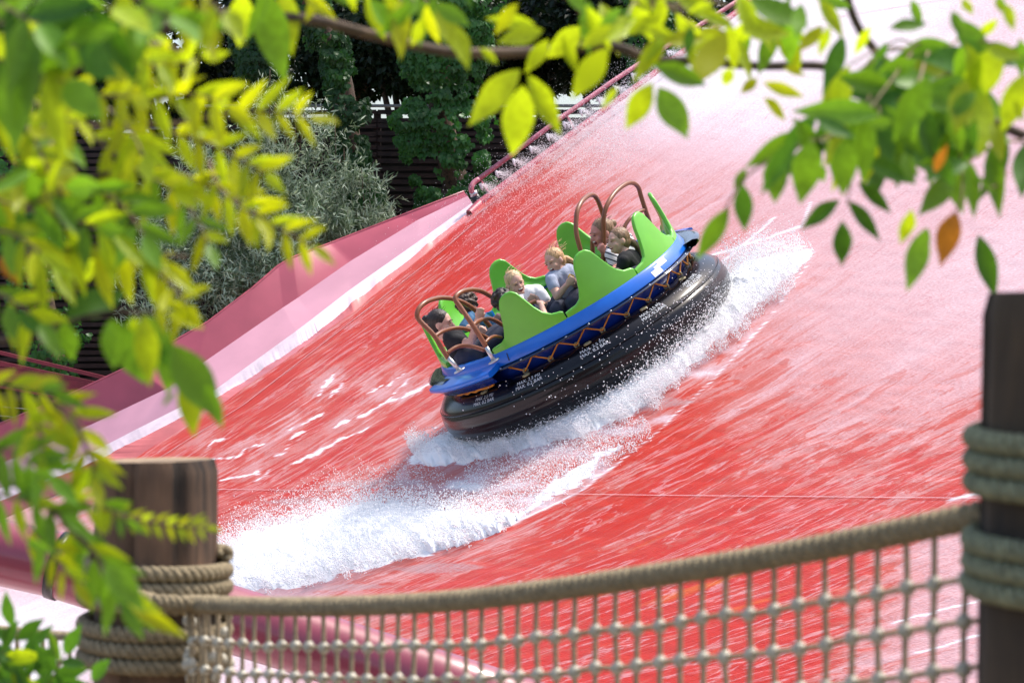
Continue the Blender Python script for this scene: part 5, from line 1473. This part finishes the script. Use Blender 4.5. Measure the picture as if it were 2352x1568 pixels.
S([(120, 190), (200, 215), (300, 222)], 5, 90, 'yyl', hang=.5)
S([(60, 210), (110, 260), (180, 280)], 4, 90, 'yl', hang=.6)
S([(-40, 250), (40, 270), (90, 340), (110, 400)], 5, 110, 'yyl', hang=.5)
S([(-40, 420), (40, 400), (120, 380)], 4, 120, 'ly', hang=.6)
S([(150, 300), (100, 350), (60, 420)], 4, 115, 'lgy', hang=.4)
S([(420, 120), (360, 100), (300, 110)], 3, 90, 'ly', hang=.5)
S([(330, 380), (400, 440), (450, 500), (480, 560)], 5, 85, 'lyg', hang=.4)
S([(480, 370), (510, 440), (590, 500)], 4, 80, 'yll', hang=.4)
S([(200, 60), (280, 120), (360, 150)], 4, 100, 'lly', hang=.6)

ub = empty('leafy_branch', at(0, 60, 2.7)); tag(ub, 'closest dark olive leaves in the upper corner, strongly out of focus', 'branch')
stem(ub, [at(-160, -80, 2.8), at(0, 20, 2.75), at(140, 80, 2.7), at(280, 60, 2.7)], .006, .003, 'bark', 'limb')
for P, pr, ln, cols in (([(-60, 40), (60, 70), (180, 110)], 4, 170, 'gld'), ([(-60, 130), (60, 150), (150, 190)], 3, 180, 'gdl'), ([(80, -40), (160, 10), (260, 20)], 3, 170, 'gld'), ([(260, -40), (330, 10), (400, 40)], 3, 150, 'glg'),
                        ([(-60, -20), (20, 20), (90, 60)], 3, 170, 'dg'), ([(420, -30), (470, 0), (520, 30)], 3, 130, 'ly')):
    spray(ub, P, 2.75, 2.6, pr, ln, cols, G, 50, .4, wsc=1.2)

gb = empty('leafy_branch', at(0, 480, 3.0)); tag(gb, 'green leaves hanging in front of the pink slide wall above the brown post', 'branch')
stem(gb, [at(-120, 640, 3.1), at(60, 580, 3.05), at(260, 575, 3.0), at(430, 590, 3.0)], .0045, .002, 'bark', 'limb')
stem(gb, [at(-120, 800, 3.1), at(60, 770, 3.0), at(230, 720, 3.0), at(380, 720, 2.95)], .0045, .002, 'bark', 'limb')
S2 = lambda P, pr, ln, cols, D0=3.05, D1=2.95, **k: spray(gb, P, D0, D1, pr, ln, cols, G, **k)
S2([(40, 590), (140, 572), (260, 574), (370, 600)], 6, 115, 'yly', hang=.9)
S2([(330, 590), (390, 650), (430, 700)], 4, 95, 'yyl', hang=.3)
S2([(60, 480), (160, 500), (260, 540)], 5, 120, 'ggl', hang=.5)
S2([(-40, 450), (60, 470), (150, 430)], 4, 125, 'gl', hang=.5)
S2([(200, 420), (280, 470), (330, 540)], 4, 115, 'glg', hang=.4)
S2([(-40, 530), (40, 540), (120, 610)], 4, 120, 'gly', hang=.6)
S2([(-40, 660), (30, 690), (90, 740)], 3, 120, 'ggl', hang=.6)
explicit(gb, [(150, 725, 295, 665, 'd', 1.3), (150, 735, 165, 830, 'g', 1.3), (255, 730, 335, 885, 'g', 1.1), (250, 735, 262, 850, 'g', 1.2), (290, 730, 380, 860, 'g', 1.2), (310, 725, 300, 800, 'l', 1.2),
    (330, 720, 345, 890, 'l', 1.0), (340, 725, 392, 850, 'g', 1.1), (390, 780, 385, 905, 'g', 1.2), (395, 790, 505, 965, 'g', 1.1), (430, 850, 445, 1005, 'l', 1.0), (470, 880, 512, 985, 'g', .9), (380, 720, 480, 750, 'y', .9), (375, 690, 470, 735, 'y', .8), (360, 700, 380, 770, 'y', .9),
    (130, 745, 60, 745, 'd', 1.2), (40, 720, 110, 770, 'd', 1.2), (20, 700, 30, 780, 'g', 1.3), (0, 590, 35, 650, 'o', 1.2), (300, 770, 350, 800, 'l'), (400, 900, 372, 930, 'g'), (80, 580, 70, 650, 'y', 1.1), (140, 575, 150, 672, 'y', 1.2), (205, 575, 200, 650, 'l', 1.1), (300, 580, 285, 660, 'y', 1.1), (330, 585, 360, 640, 'l')], 2.95, G)
lw = empty('leafy_branch', at(0, 1000, 2.9)); tag(lw, 'lower trailing sprays with a thin yellow green one reaching across the brown post', 'branch')
stem(lw, [at(-120, 930, 3.0), at(60, 915, 2.95), at(160, 960, 2.9), at(220, 1080, 2.9)], .004, .0015, 'bark', 'limb')
stem(lw, [at(-120, 1080, 3.0), at(30, 1110, 2.95), at(140, 1190, 2.9), at(240, 1300, 2.9), at(330, 1420, 2.9)], .0045, .0015, 'bark', 'limb')
S3 = lambda P, pr, ln, cols, D0=2.95, D1=2.9, **k: spray(lw, P, D0, D1, pr, ln, cols, G, **k)
S3([(-40, 880), (40, 890), (120, 900)], 4, 90, 'lyg', hang=.5)
S3([(100, 910), (170, 950), (200, 1030), (215, 1090)], 5, 90, 'yyl', hang=.4)
S3([(60, 930), (90, 980), (95, 1040)], 3, 95, 'yl', hang=.5)
S3([(225, 1165), (310, 1190), (400, 1205), (470, 1210)], 9, 42, 'lyl', hang=.25)
S3([(150, 1150), (230, 1160), (290, 1190)], 5, 60, 'lg', hang=.5)
S3([(-30, 1020), (50, 1050), (110, 1090)], 4, 110, 'gg', hang=.3)
S3([(-30, 1130), (60, 1150), (140, 1180)], 4, 100, 'ggl', hang=.5)
S3([(140, 1200), (220, 1280), (280, 1370)], 5, 105, 'glg', hang=.5)
S3([(60, 1200), (110, 1260), (170, 1330)], 4, 80, 'lyg', hang=.5)
explicit(lw, [(130, 1100, 70, 1080, 'g', 1.2), (160, 1110, 250, 1090, 'g', 1.2), (180, 1200, 200, 1290, 'g', 1.3), (240, 1290, 330, 1400, 'g', 1.2), (250, 1300, 350, 1450, 'g', .9), (300, 1390, 420, 1460, 'y', .8), (290, 1385, 370, 1400, 'l', .9), (210, 1340, 200, 1380, 'l'), (60, 1240, 120, 1270, 'g'), (20, 1000, -20, 1050, 'g')], 2.9, G)
bs = empty('shrub', at(60, 1560, 4.2)); bs.location.z = -1.65; tag(bs, 'low green shrub at the foot of the view beside the lashed brown post', 'shrub')
for P, pr, ln in (([(40, 1700), (60, 1560), (30, 1440)], 6, 90), ([(60, 1700), (110, 1580), (150, 1500)], 6, 85), ([(0, 1700), (-10, 1560), (10, 1490)], 5, 90), ([(110, 1700), (160, 1620), (210, 1560)], 4, 80), ([(30, 1700), (60, 1640), (90, 1590)], 5, 90)):
    spray(bs, P, 4.2, 4.1, pr, ln, 'dgdl', G, 55, -.05, wsc=1.3)
stem(bs, [Vector((bs.location.x, 4.2, -1.65)), at(40, 1800, 4.2), at(50, 1690, 4.2)], .008, .005, 'bark', 'woody_stem')
